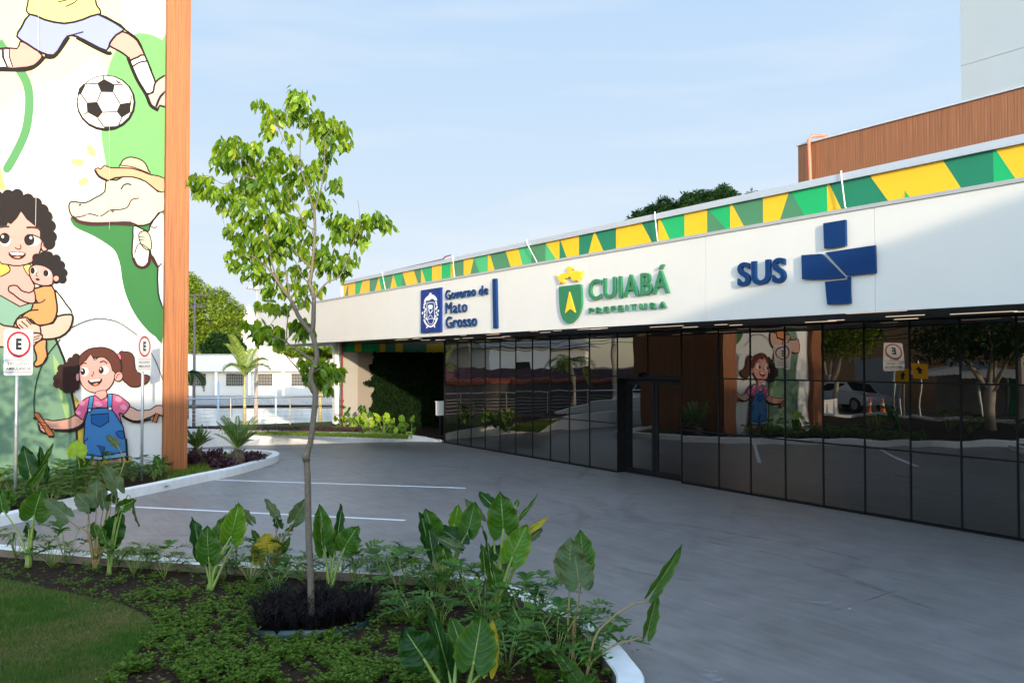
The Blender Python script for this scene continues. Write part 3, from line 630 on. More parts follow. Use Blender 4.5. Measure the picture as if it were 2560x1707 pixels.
# state government sign
t = thing('state_emblem_sign', 'navy state government lettering with square white-on-blue emblem at the left of the canopy', 'sign', (-18.5, FN, 3.5))
a = at_n(1040+115/9.8, 690+1392/9.8, SN); b = at_n(1040+604/9.8, 690+275/9.8, SN); pa = at_n(1040+115/9.8, 690+355/9.8, SN)
mb = MB(); mb.box((a.x, SN, a.z), (b.x, FN-.001, (pa.z+b.z)/2)); pnl = mb.build('panel', M_BLUEP, t)
mb = MB(); en = SN-.004; cnt = [0]
def eln(): cnt[0] += 1; return en-.0004*cnt[0]
def epoly(pts, k=3): n = eln(); mb.prism(pn(*EE, [(p.x, p.y) for p in smoothp(pts, k)], n), NS, .002)
def stroke2(pts, w, closed=False, k=3):
    P = smoothp(pts, k, closed) if k > 1 else [Vector((p[0],p[1],0)) for p in pts]; n = len(P); L = []; Rr = []
    for i in range(n):
        a = P[i-1] if (i or closed) else P[0]; b = P[(i+1) % n] if (i < n-1 or closed) else P[-1]
        d = (b-a); d = d.normalized() if d.length > 1e-6 else Vector((1,0,0)); q = Vector((-d.y, d.x, 0))*w/2
        L.append(P[i]+q); Rr.append(P[i]-q)
    return L, Rr
def estroke(pts, w, closed=False):
    L, Rr = stroke2(pts, w, closed); n = eln(); P = pn(*EE, [(p.x,p.y) for p in L], n); Q = pn(*EE, [(p.x,p.y) for p in Rr], n); k = len(P)
    mb.add(P+Q, [(i, (i+1) % k, k+(i+1) % k, k+i) for i in range(k if closed else k-1)])
epoly([(195,635),(230,545),(300,480),(325,450),(330,420),(380,415),(375,450),(440,470),(500,540),(515,590),(460,605),(440,570),(380,560),(350,580),(300,605),(280,595)])
estroke([(267,690),(292,657),(420,647),(447,682),(450,850),(450,1030),(360,1040),(275,1050),(268,860)], 14, True)
epoly([(295,730),(330,705),(400,715),(395,800),(330,810),(305,790)]); estroke([(312,815),(345,920),(408,830)], 22); estroke([(300,1030),(350,955),(412,1022)], 12)
estroke([(275,1050),(300,1140),(350,1178),(410,1150),(445,1040)], 13)
for x_, y_ in ((205,700),(196,765),(232,812),(212,870),(160,905),(215,945),(205,1000),(250,1045),(500,690),(512,760),(486,805),(545,850),(500,895),(530,945),(480,985),(460,1045),(225,655),(490,640)):
    epoly([(x_-20,y_+8),(x_-4,y_-32),(x_+20,y_-6),(x_+4,y_+34)], 2)
estroke([(195,1060),(250,1175),(350,1240),(450,1180),(525,1020)], 38); estroke([(258,1280),(285,1215)], 26); estroke([(462,1262),(440,1205)], 26)
em = mb.build('emblem', M_EMW, pnl)
for w_, bx_ in (('Governo', (433,280,357,678)), ('de', (706,245,322,778)), ('Mato', (434,381,472,607)), ('Grosso', (437,496,589,687))):
    mb = MB(); boxtext(mb, w_, *E6, *bx_, off=-.004 if w_ == 'Mato' else .006, sp=1.12, th=.03); mb.build('lettering', M_NAVY, t)
mb = MB(); mb.prism(pn(*E6, [(818,187),(847,184),(856,588),(826,590)], SN), NS, .05); mb.build('divider_bar', M_NAVY, t)
# city sign
t = thing('city_hall_sign', 'green raised city lettering with green shield and yellow bird at the middle of the canopy', 'sign', (-14, FN, 3.7))
mb = MB(); boxtext(mb, 'CUIABA', *E6, 1603, 196, 365, 2257, off=.014, sp=1.12); mb.prism(pn(*E6, [(2172,107),(2190,74),(2215,67),(2200,103)], SN), NS, .045)
mb.build('lettering', M_CGRN, t); mb = MB(); boxtext(mb, 'PREFEITURA', *E6, 1605, 424, 472, 2234, off=.018, sp=1.6, th=.04); mb.build('lettering', M_CGRN, t)
mb = MB(); mb.prism(pn(*E6, [(p.x,p.y) for p in smoothp([(1372,250),(1450,240),(1527,231),(1541,245),(1545,320),(1545,400),(1522,478),(1485,528),(1450,549),(1400,525),(1372,450),(1364,350),(1362,265)], 3)], SN), NS, .045); mb.build('shield', M_CGRN, t)
mb = MB(); mb.prism(pn(*E6, [(1447,292),(1496,461),(1452,430),(1411,468)], SN-.02), NS, .018)
mb.prism(pn(*E6, [(1335,155),(1352,166),(1372,160),(1380,143),(1395,148),(1403,138),(1417,142),(1427,152),(1436,125),(1422,98),(1440,85),(1465,92),(1477,108),(1455,116),(1450,140),(1466,132),(1482,122),(1500,126),(1512,118),(1528,138),(1549,120),(1538,178),(1525,180),(1520,203),(1500,196),(1490,206),(1470,196),(1455,168),(1440,172),(1426,182),(1404,180),(1400,214),(1390,222),(1378,208),(1366,222),(1358,190)], SN), NS, .045)
mb.build('bird_and_arrow', M_CYEL, t)
# health service sign
t = thing('health_service_sign', 'navy SUS letters beside a blue segmented cross on the canopy', 'sign', (-10, FN, 3.7))
mb = MB(); boxtext(mb, 'SUS', *ES, 230, 735, 1055, 866, off=.022, sp=1.05, th=.05); mb.build('lettering', M_NAVY, t)
mb = MB()
for pl in ([(1378,205),(1669,157),(1675,503),(1390,543)], [(1405,595),(2062,497),(2072,867),(1690,903)], [(1085,630),(1345,612),(1500,768),(1655,925),(1500,944),(1300,955),(1095,952)], [(1400,985),(1700,953),(1692,916),(1725,913),(1728,1100),(1735,1275),(1430,1290)]):
    mb.prism(pn(*ES, pl, SN), NS, .04)
mb.build('cross', M_NAVY, t)

# ------------------------------------------------------------------ mural building
MS = -20.1
mur = thing('mural_building', 'tall block with a children mural on its face, framed in orange wood cladding', 'building', (-21, 2, 0))
yP0, yP1 = 3.54, 4.03
mb = MB(); mb.box((MS-4.3, -.02, 0), (MS-.02, yP0-.001, 16)); mb.build('wall', M_WALLW, mur)
mb = MB(); mb.box((MS-4.3, yP0, 0), (MS+.16, yP1, 16.1)); mb.box((MS-4.3, -.55, 0), (MS+.16, -.021, 16.1)); mb.build('wood_cladding', M_WOOD, mur)
MC = {}; MCL = []
def mc(col, rough=.75):
    if col not in MC:
        MC[col] = len(MCL); c = lin(col)
        MCL.append(mat('mural_paint', tuple(min(.48, x*.60) for x in c), rough, .05, 1.2, spec=.2))
    return MC[col]
mmb = MB(); lay = [0]
CA = (0, 0, 2.614); CB = (0, 380, 3.016); CC = (0, 820, 3.266)
def mpt(c, x, y):
    p = at_s(c[0]+x/c[2], c[1]+y/c[2], MS); return Vector((0, min(max(p.y, -.018), yP0-.004), max(p.z, .02)))
def nl(): lay[0] += 1; return MS+.0003*lay[0]-.012
def fill(c, pts, col, k=3, ol=0, oc=(28,22,24)):
    P = smoothp(pts, k) if k > 1 else [Vector((p[0],p[1],0)) for p in pts]
    x = nl(); Q = [mpt(c, p.x, p.y) for p in P]
    for q in Q: q.x = x
    mmb.prism(Q, (1,0,0), 0, mc(col))
    if ol: line(c, pts, ol, oc, True, k)
def line(c, pts, w, col=(28,22,24), closed=False, k=3):
    L, Rr = stroke2(pts, w*1.25, closed, k); x = nl(); P = [mpt(c, p.x, p.y) for p in L]; Q = [mpt(c, p.x, p.y) for p in Rr]
    for q in P+Q: q.x = x
    n = len(P); mmb.add(P+Q, [(i, (i+1) % n, n+(i+1) % n, n+i) for i in range(n if closed else n-1)], mc(col))
def ell(c, x, y, rx, ry, col, rot=0, ol=0):
    a = R(rot); pts = [(x+rx*math.cos(t)*math.cos(a)-ry*math.sin(t)*math.sin(a), y+rx*math.cos(t)*math.sin(a)+ry*math.sin(t)*math.cos(a)) for t in [2*PI*i/20 for i in range(20)]]
    fill(c, pts, col, 1); 
    if ol: line(c, pts, ol, (28,22,24), True, 1)
def curls(c, pts, r, col):
    """a mass of hair with a scalloped edge"""
    P = smoothp(pts, 2); fill(c, pts, col, 3)
    acc = 0; last = None
    for p in P:
        if last is None or (p-last).length > r*1.05: ell(c, p.x, p.y, r, r, col); last = p
WH = (236,235,232); PE = (226,160,152); SAGE = (116,152,126)
fill(CA, [(-40,-300),(1110,-300),(1110,1700),(-40,1700)], WH, 1); fill(CC, [(-60,-200),(1330,-200),(1330,1420),(-60,1420)], WH, 1)
fill(CA, [(-40,-250),(800,-250),(800,0),(795,80),(840,230),(760,330),(690,480),(640,380),(560,400),(480,480),(300,545),(120,610),(-40,675)], (240,222,178), 3)
fill(CA, [(1110,290),(1060,262),(1010,235),(940,218),(870,230),(760,330),(705,460),(672,650),(662,860),(680,1000),(710,1120),(800,1250),(1000,1420),(1110,1420)], (112,182,114))
fill(CB, [(540,490),(545,540),(590,580),(700,630),(800,690),(870,750),(905,850),(920,960),(950,1080),(1010,1210),(1090,1320),(1170,1390),(1240,1395),(1240,700),(1240,560),(1000,540),(700,540)], (56,120,68))
line(CA, [(-10,270),(40,345),(130,460),(180,560),(192,680),(170,850),(110,990),(48,1100)], 46, (84,146,98)); ell(CA, 45, 1103, 26, 28, (84,146,98))
fill(CA, [(-30,1040),(5,1100),(40,1240),(-30,1250)], (240,210,120), 1)
for q in ((596,988,24,42,-35),(508,1062,46,24,8),(545,1187,36,24,-25)): ell(CA, q[0], q[1], q[2], q[3], (240,215,130), q[4])
# running player
fill(CA, [(200,-200),(185,0),(174,65),(195,95),(290,130),(420,155),(540,130),(640,95),(658,90),(652,62),(635,40),(625,0),(600,-200)], (214,214,140), 3, 9)
fill(CA, [(130,275),(112,318),(-20,320),(-20,440),(180,440),(245,410),(275,362),(190,290)], PE, 2, 9)
fill(CA, [(-20,325),(15,325),(15,370),(45,438),(-20,440)], (235,232,228), 1, 7); fill(CA, [(22,325),(62,322),(60,370),(82,438),(50,438),(25,380)], (235,232,228), 1, 7)
fill(CA, [(720,280),(790,205),(880,250),(910,290),(945,362),(900,375),(860,400),(830,370),(780,335),(712,300)], PE, 2, 10)
fill(CA, [(850,400),(900,376),(945,362),(985,460),(1022,560),(1000,600),(955,612),(900,520),(865,440)], (236,233,230), 2, 10); line(CA, [(865,438),(910,410),(960,400)], 8)
fill(CA, [(1008,560),(1035,520),(1110,500),(1110,690),(1045,690),(1030,718),(990,692),(958,625),(1000,605)], (190,170,175), 2, 10); line(CA, [(1020,700),(1050,630),(1100,590)], 12)
fill(CA, [(195,95),(290,130),(420,155),(540,130),(640,95),(740,140),(815,190),(760,230),(720,280),(695,332),(600,290),(500,240),(440,240),(400,300),(350,362),(270,345),(180,290),(110,240),(140,180)], (146,160,226), 2, 11)
line(CA, [(-10,455),(170,455),(240,425),(290,372)], 22); line(CA, [(290,372),(350,374),(400,318),(450,244)], 18); line(CA, [(500,245),(600,300),(700,348),(730,345)], 20); line(CA, [(440,240),(500,222),(545,210)], 7); line(CA, [(380,14),(440,0),(470,-20)], 6); line(CA, [(430,44),(480,22),(505,0)], 6)
line(CA, [(835,375),(860,440),(900,530),(955,620),(985,690),(1035,722)], 18); line(CA, [(640,95),(740,145),(815,195),(900,262),(945,360),(990,465)], 10)
# ball
ell(CA, 693, 674, 194, 184, (30,26,28)); ell(CA, 690, 668, 182, 171, (238,236,232))
for pl in ([(635,545),(680,518),(750,555),(740,605),(660,603)], [(565,672),(635,667),(672,735),(640,774),(570,735)], [(785,680),(855,670),(852,735),(795,772),(762,730)], [(506,622),(516,580),(550,545),(558,560),(530,618)], [(672,828),(775,825),(745,843),(690,845)], [(740,515),(800,548),(770,545)]): fill(CA, pl, (30,26,28), 1)
for a, b in (((660,603),(635,667)),((740,605),(785,680)),((672,735),(762,732)),((640,774),(676,828)),((795,772),(772,826)),((530,618),(568,672)),((748,555),(803,553)),((635,547),(556,552)),((852,690),(858,628)),((678,520),(674,498)),((548,750),(572,735)),((850,735),(862,745))): line(CA, [a, b], 6, (60,50,50), False, 1)
# crocodile with hat
fill(CB, [(1005,560),(1050,570),(1120,600),(1130,560),(1195,470),(1240,480),(1240,870),(1180,860),(1140,790),(1130,720),(1118,830),(1075,868),(1020,850),(995,760),(1003,640)], (240,214,205), 2, 9)
line(CB, [(1003,800),(1030,855),(1078,872),(1120,845),(1138,780),(1185,865)], 18, (60,30,36)); fill(CB, [(1190,872),(1240,872),(1240,1170),(1215,1140),(1193,1060)], (205,208,228), 2, 10)
fill(CB, [(1045,625),(1070,600),(1105,600),(1135,645),(1140,730),(1100,735),(1060,690)], (205,212,175), 2, 7); line(CB, [(1050,640),(1095,645)], 5); line(CB, [(1048,660),(1090,668)], 5); line(CB, [(1135,560),(1165,575),(1185,560)], 6); line(CB, [(1015,765),(1050,690),(1130,740)], 6)
fill(CB, [(1240,300),(1190,300),(1100,225),(1000,190),(930,185),(880,215),(800,215),(790,300),(720,345),(640,385),(560,375),(525,385),(520,430),(545,490),(600,520),(700,535),(850,532),(980,530),(1040,555),(1130,540),(1195,460),(1240,440)], (200,202,180), 2, 9)
fill(CB, [(575,508),(620,486),(680,468),(760,484),(830,444),(900,438),(960,422),(990,364),(1045,352),(1150,380),(1185,450),(1130,530),(1040,550),(980,522),(820,522),(680,522),(610,516)], (232,196,182), 2)
line(CB, [(560,495),(620,486),(680,468),(760,484),(830,440),(900,436),(960,418),(992,362),(1048,350)], 7); line(CB, [(545,488),(600,528),(700,544),(850,538),(1000,545)], 20, (70,40,42))
for tr3, cc in (([(645,476),(660,502),(672,472)],(240,238,230)),([(735,482),(750,494),(760,480)],(240,238,230)),([(832,440),(850,460),(866,437)],(110,90,80))): fill(CB, tr3, cc, 1, 4)
line(CB, [(912,284),(930,254),(960,242),(990,250)], 9, (50,60,45)); ell(CB, 603, 400, 12, 7, (50,50,40), -20)
fill(CB, [(900,122),(912,90),(930,60),(980,40),(1050,55),(1095,88),(1118,140),(1128,168),(1010,135)], (228,176,158), 2, 8); line(CB, [(905,103),(1000,115),(1120,160)], 6)
fill(CB, [(712,138),(740,122),(760,130),(790,100),(830,120),(1000,126),(1130,172),(1240,200),(1240,300),(1180,290),(1100,225),(1000,190),(870,195),(810,218),(750,185)], (230,164,134), 2, 8); line(CB, [(716,140),(745,185),(808,218)], 14)
# mother, skirt first
fill(CC, [(-30,-60),(240,-60),(340,60),(460,90),(520,270),(580,530),(630,890),(640,1250),(-30,1330)], SAGE, 1); fill(CC, [(432,210),(500,320),(545,560),(600,820),(560,820),(500,600),(440,330)], (150,185,120), 1)
fill(CC, [(590,530),(650,600),(680,760),(690,900),(1000,1000),(1090,1090),(1000,1130),(640,1240),(620,880)], (205,180,75), 1); line(CC, [(452,85),(500,200),(535,300),(590,560),(622,760),(636,1200)], 15)
DRS = (128,168,148)
fill(CB, [(-20,1070),(150,1165),(240,1140),(300,1200),(100,1350),(60,1400),(-20,1400)], DRS, 1)
fill(CB, [(400,1030),(450,1080),(500,1150),(545,1225),(430,1235),(420,1120)], (222,228,200), 2, 10)
fill(CB, [(60,845),(180,850),(220,930),(262,1010),(240,1080),(240,1135),(150,1165),(-20,1070),(-20,925),(70,905)], PE, 1, 8)
fill(CB, [(-20,800),(60,855),(75,895),(40,922),(-20,935)], (236,208,90), 2, 8); fill(CB, [(178,858),(232,850),(225,900),(216,932),(190,895)], (244,222,120), 2, 7)
fill(CB, [(-20,560),(60,530),(100,520),(160,460),(200,510),(300,560),(318,640),(312,710),(290,775),(240,832),(150,858),(60,850),(-20,810)], PE, 2, 8)
ell(CB, 340, 705, 30, 46, PE, 15, 8); line(CB, [(325,712),(345,698),(352,705)], 5)
HB = (34,28,30)
curls(CB, [(-20,330),(40,315),(90,325),(140,315),(190,345),(250,360),(290,410),(335,425),(340,470),(370,490),(385,540),(385,600),(400,640),(370,700),(358,660),(320,640),(300,590),(250,545),(205,500),(165,455),(130,490),(95,530),(60,560),(-20,535)], 42, HB) if False else None
curls(CB, [(-20,340),(60,330),(130,325),(210,360),(270,390),(320,440),(350,490),(375,560),(382,640),(370,690),(345,640),(310,610),(290,560),(235,520),(190,490),(150,440),(120,460),(90,500),(50,520),(-20,515)], 46, HB)
fill(CB, [(100,530),(130,500),(158,452),(200,510),(262,560),(300,600),(300,660),(100,640),(-20,640),(-20,575),(60,575)], PE, 1)
ell(CB, 40, 668, 40, 44, WH); ell(CB, 34, 652, 40, 42, HB); ell(CB, 240, 668, 62, 44, WH); ell(CB, 220, 664, 40, 44, HB); ell(CB, 20, 640, 10, 12, WH); ell(CB, 232, 648, 10, 12, WH)
line(CB, [(195,640),(240,625),(310,655)], 8); line(CB, [(198,572),(245,570),(300,580)], 12, (60,45,45)); line(CB, [(-10,563),(70,565)], 11, (60,45,45)); line(CB, [(112,722),(140,735),(158,722),(152,700)], 6)
fill(CB, [(65,760),(130,755),(190,765),(180,790),(150,806),(110,806),(80,790)], (60,32,34), 2, 5); fill(CB, [(72,760),(130,756),(186,766),(168,780),(90,778)], WH, 1); fill(CB, [(100,795),(130,785),(155,793),(140,804)], (226,150,120), 1)
# baby
OR = (228,146,92)
fill(CB, [(262,1030),(390,1010),(420,1100),(430,1200),(400,1280),(330,1305),(270,1300),(230,1260),(180,1290),(150,1330),(125,1385),(95,1360),(110,1290),(150,1235),(235,1190),(250,1140),(285,1140),(250,1080)], OR, 2, 11)
fill(CB, [(65,1020),(85,1008),(130,1010),(160,1045),(220,1062),(258,1050),(265,1130),(220,1140),(150,1112),(100,1072),(66,1050)], PE, 2, 9); line(CB, [(285,1140),(320,1130),(340,1110)], 7); line(CB, [(160,1245),(215,1200),(290,1190)], 9)
curls(CB, [(275,800),(330,785),(400,790),(440,830),(470,880),(475,940),(455,970),(420,960),(420,920),(370,870),(330,840),(270,835),(250,850)], 34, HB)
fill(CB, [(225,872),(270,850),(335,862),(380,890),(400,930),(398,975),(390,1000),(330,1010),(260,990),(228,945),(218,900)], PE, 2, 8); ell(CB, 422, 955, 24, 24, PE, 0, 7)
ell(CB, 250, 898, 24, 25, WH); ell(CB, 245, 896, 17, 25, HB); ell(CB, 352, 915, 28, 26, WH); ell(CB, 345, 915, 20, 25, HB); line(CB, [(280,905),(270,930),(285,938)], 5); ell(CB, 283, 962, 17, 10, (60,30,34), 10)
# mother's arms and hands
fill(CB, [(430,1240),(530,1225),(548,1260),(520,1340),(450,1395),(350,1412),(270,1400),(240,1370),(300,1312),(400,1290)], (222,176,160), 2, 12)
fill(CB, [(128,1262),(165,1250),(205,1250),(240,1290),(300,1312),(300,1395),(230,1370),(160,1345),(122,1300)], (222,176,160), 2, 10)
fill(CC, [(-30,-30),(30,-20),(150,0),(200,40),(300,40),(345,58),(330,100),(270,145),(200,160),(120,140),(-30,150)], (222,176,160), 2, 11)
for l in ([(140,1300),(175,1330)],[(160,1275),(210,1320)],[(195,1260),(235,1305)]): line(CB, l, 7)
for l in ([(240,110),(320,80)],[(230,90),(335,58)],[(235,130),(300,112)]): line(CC, l, 6)
fill(CC, [(275,150),(320,105),(375,95),(375,160),(385,240),(345,295),(292,315),(275,290),(297,260),(292,210)], OR, 2, 12)
# rope
line(CC, [(490,92),(400,200),(330,330),(290,470),(276,600),(280,700)], 7); line(CB, [(528,1327),(640,1277),(750,1256),(880,1280),(980,1342),(1060,1402)], 5); line(CC, [(1218,178),(1268,270),(1300,350),(1325,420)], 5)
# skipping girl
DB = (52,30,24); BR = (92,50,40)
curls(CC, [(620,240),(580,270),(545,310),(500,330),(490,380),(465,410),(465,455),(500,460),(520,490),(560,500),(600,490),(630,450),(640,380),(640,300)], 34, DB)
fill(CC, [(970,200),(1010,192),(1062,200),(1092,240),(1100,330),(1150,375),(1190,380),(1216,392),(1212,425),(1185,455),(1140,468),(1110,480),(1060,475),(1030,450),(1000,420),(975,330)], BR, 2, 7); line(CC, [(985,250),(995,330),(975,400)], 5)
ell(CC, 968, 235, 18, 28, (236,120,150), -15, 4)
fill(CC, [(640,330),(640,260),(660,215),(720,172),(780,160),(850,158),(920,185),(960,230),(985,290),(985,360),(950,380),(920,395),(900,300),(800,240),(700,260),(650,340)], BR, 2, 7)
ell(CC, 632, 400, 16, 34, PE, 0, 5); fill(CC, [(648,330),(655,295),(700,262),(738,214),(770,262),(800,240),(850,240),(900,290),(915,345),(940,370),(925,430),(900,475),(860,510),(790,526),(720,515),(670,470),(645,400)], PE, 2, 6)
ell(CC, 965, 395, 34, 40, PE, 20, 6); line(CC, [(945,410),(960,378),(982,378)], 5)
ell(CC, 685, 355, 35, 36, WH); ell(CC, 674, 355, 20, 29, DB); ell(CC, 846, 342, 40, 34, WH); ell(CC, 824, 343, 21, 29, DB); ell(CC, 668, 345, 6, 8, WH); ell(CC, 818, 333, 6, 8, WH)
line(CC, [(655,303),(680,286),(706,290)], 9, BR); line(CC, [(812,280),(845,270),(874,290)], 10, BR); line(CC, [(756,352),(763,372),(744,386),(758,398)], 5)
fill(CC, [(716,426),(760,428),(826,412),(822,440),(795,466),(760,470),(730,452)], DB, 2, 5); fill(CC, [(724,426),(820,414),(812,430),(740,440)], WH, 1); fill(CC, [(755,458),(788,444),(803,456),(775,470)], (220,130,95), 1)
fill(CC, [(670,738),(610,710),(560,735),(430,755),(390,745),(330,748),(308,780),(330,830),(370,855),(400,822),(450,826),(560,826),(640,800),(685,760)], (200,150,135), 2, 8); line(CC, [(440,832),(560,838),(650,812),(690,760)], 18); line(CC, [(315,790),(330,840),(380,862)], 14)
fill(CC, [(275,706),(310,688),(345,740),(440,866),(400,888),(340,790)], (186,108,66), 2, 7); line(CC, [(272,725),(288,745)], 12); line(CC, [(395,885),(440,880)], 14)
for l in ([(330,765),(375,775)],[(330,790),(372,798)],[(335,812),(372,820)]): line(CC, l, 5)
fill(CC, [(1000,700),(1060,640),(1120,670),(1220,665),(1270,632),(1340,640),(1340,712),(1270,702),(1220,725),(1120,757),(1050,742)], (226,180,160), 2, 7); fill(CC, [(1268,690),(1294,700),(1272,770),(1236,762)], (186,108,66), 1, 7); line(CC, [(990,712),(1050,752),(1120,765),(1230,742)], 12)
fill(CC, [(780,520),(860,508),(866,560),(822,586),(775,570)], PE, 2, 5)
PK = (226,104,150)
fill(CC, [(700,570),(775,550),(820,586),(870,560),(885,536),(960,545),(1020,590),(1056,626),(1030,680),(1000,702),(968,690),(995,790),(980,800),(900,660),(720,660),(682,746),(640,722),(607,685),(645,620)], PK, 2, 7)
for q in ((665,610,26,20),(800,620,34,18),(965,580,28,22),(1005,645,28,20),(640,690,18,14),(870,585,16,12)): ell(CC, *q, (240,160,186), 20)
BL = (66,128,190)
fill(CC, [(722,655),(900,650),(945,710),(1000,800),(1030,950),(1032,1050),(860,1062),(850,970),(832,1075),(690,1060),(682,900),(690,760)], BL, 1, 8)
fill(CC, [(728,556),(762,560),(747,668),(710,668)], (70,150,205), 1, 6); fill(CC, [(878,536),(914,542),(908,660),(874,656)], (70,150,205), 1, 6)
fill(CC, [(738,706),(882,694),(886,760),(815,806),(746,776)], (32,96,164), 1, 7); ell(CC, 728, 668, 14, 14, WH, 0, 6); ell(CC, 895, 655, 16, 16, WH, 0, 6)
fill(CC, [(940,850),(985,835),(1005,850),(1010,900),(970,892)], (32,96,164), 2, 5); line(CC, [(680,920),(705,910),(715,890)], 6); fill(CC, [(785,955),(850,965),(830,1070),(815,985)], (32,90,150), 1, 5)
fill(CC, [(700,1062),(792,1072),(785,1180),(700,1180)], (200,140,125), 1, 8); fill(CC, [(880,1065),(990,1045),(992,1180),(900,1180)], (206,150,135), 1, 8)
fill(CC, [(688,1030),(832,1045),(830,1078),(690,1065)], (140,180,216), 1, 8); fill(CC, [(848,1036),(1028,1005),(1032,1046),(856,1072)], (140,180,216), 1, 8); line(CC, [(1025,900),(1036,1080)], 14)
line(CA, [(248,-250),(249,340)], 1.6, (224,220,214), False, 1); line(CA, [(712,820),(712,1500)], 1.2, (214,210,206), False, 1)
line(CB, [(270,340),(266,560)], 3.5, (190,184,178), False, 1)
print('mural layers', lay[0])
# seams of the printed panels
mural = mmb.build('mural', MCL, mur)
mb = MB()
for yy in (.9, 1.95): mb.box((MS-.02, yy, .05), (MS+.105, yy+.003, 15.9))

# ------------------------------------------------------------------ parking signs
M_SIGN = mat('sign_white', (.74,.75,.74), .4, .05, 6); M_SRED = mat('sign_red', (.50,.02,.03), .45, 0); M_SBLK = mat('sign_black', (.02,.03,.03), .5, 0)
M_SYEL = mat('sign_yellow', (.82,.45,.01), .4, 0)
def parksign(base, az, wd, h, top, label):
    t = thing('parking_sign', label, 'sign', (base.x, base.y, 0), 'ambulance parking signs')
    a = R(az); nrm = Vector((math.cos(a), math.sin(a), 0)); X = Vector((-nrm.y, nrm.x, 0)); Z = Vector((0,0,1)); o = Vector((base.x, base.y, 0))
    mb = MB(); mb.tube([(base.x, base.y, 0), (base.x, base.y, top-.05)], .028, 12); mb.build('pole', M_GALV, t, smooth=True)
    c0 = o+nrm*.034-X*wd/2+Z*(top-h)
    def P(u, v, e=0): return c0+X*u*wd+Z*v*h+nrm*e
    r = .05; pl = []
    for cx, cy, a0 in ((1-r*h/wd, r, -90), (1-r*h/wd, 1-r, 0), (r*h/wd, 1-r, 90), (r*h/wd, r, 180)):
        for k in range(5): q = R(a0+k*22.5); pl.append(P(cx+math.cos(q)*r*h/wd, cy+math.sin(q)*r))
    mb = MB(); mb.prism(pl, nrm, .005); pn_ = mb.build('panel', M_SIGN, t)
    cx, cy = .5, .675; ro, ri = .42*wd, .345*wd; n = 40; vs = []
    for k in range(n):
        q = 2*PI*k/n; vs += [P(cx, cy, .002)+X*math.cos(q)*ro+Z*math.sin(q)*ro, P(cx, cy, .002)+X*math.cos(q)*ri+Z*math.sin(q)*ri]
    mb = MB(); mb.add(vs, [(2*k, (2*k+2) % (2*n), (2*k+3) % (2*n), 2*k+1) for k in range(n)], 0)
    for v in (.335, .065): mb.quad(P(.03, v, .002), P(.97, v, .002), P(.97, v+.008, .002), P(.03, v+.008, .002), 0)
    puttext(mb, 'E', P(.40, .555, .002), X*.20*wd, Z*.25*h, nrm, 0, .05, 1, 1)
    puttext(mb, 'EXCLUSIVO', P(.13, .225, .002), X*.74*wd, Z*.062*h, nrm, 0, .012, 1.1, 1)
    puttext(mb, 'AMBULÂNCIA', P(.07, .115, .002), X*.86*wd, Z*.083*h, nrm, 0, .012, 1.05, 1)
    mb.build('sign_face', [M_SRED, M_SBLK], pn_); return t
parksign(at_z(38, 1276), 33, .50, .745, 2.93, 'ambulance parking sign at the photo left edge, before the sage green mural skirt')
parksign(at_z(354, 1211), 50, .49, .735, 2.945, 'ambulance parking sign nearer the orange wood pillar beside the mural girl')

# ------------------------------------------------------------------ background seen directly, left of the glass
rail = thing('handrail', 'stainless steel handrail with thin horizontal bars along the far grass edge', 'railing', (-28.2, 5, .4))
rp0 = [( -28.0, 10.6), (-28.2, 8), (-28.3, 5), (-28.3, 1), (-28.3, -8)]
mb = MB(); mb.tube([(a, b, 1.27) for a, b in rp0], .024, 8); mb.build('top_rail', M_STEEL, rail)
mb = MB()
for z in (.55, .67, .80, .92, 1.04): mb.tube([(a, b, z) for a, b in rp0], .007, 5)
mb.build('bars', M_STEEL, rail)
for n in (10.55, 8.9, 7.0, 5.1, 3.2, 1.3, -.6, -2.5, -4.4, -6.3):
    mb = MB(); mb.tube([(-28.22, n, .3), (-28.22, n, 1.26)], .02, 8); mb.build('post', M_STEEL, rail)
# white parapet of the ramp (seen in the glass)
mb = MB(); prof = [(5.3, .55), (3.9, .80), (1.8, 1.02), (0, 1.15), (-4, 1.6), (-9, 1.9)]
for (a, za), (b, zb) in zip(prof, prof[1:]):
    mb.add([(-27.5,a,0),(-27.3,a,0),(-27.3,b,0),(-27.5,b,0),(-27.5,a,za),(-27.3,a,za),(-27.3,b,zb),(-27.5,b,zb)], [(4,7,6,5),(1,5,6,2),(0,3,7,4),(0,4,5,1),(3,2,6,7)])
tag(mb.build('ramp_wall', M_WALLW, fix=True), 'tall white ramp wall rising behind the handrail, seen in the glass', 'wall')
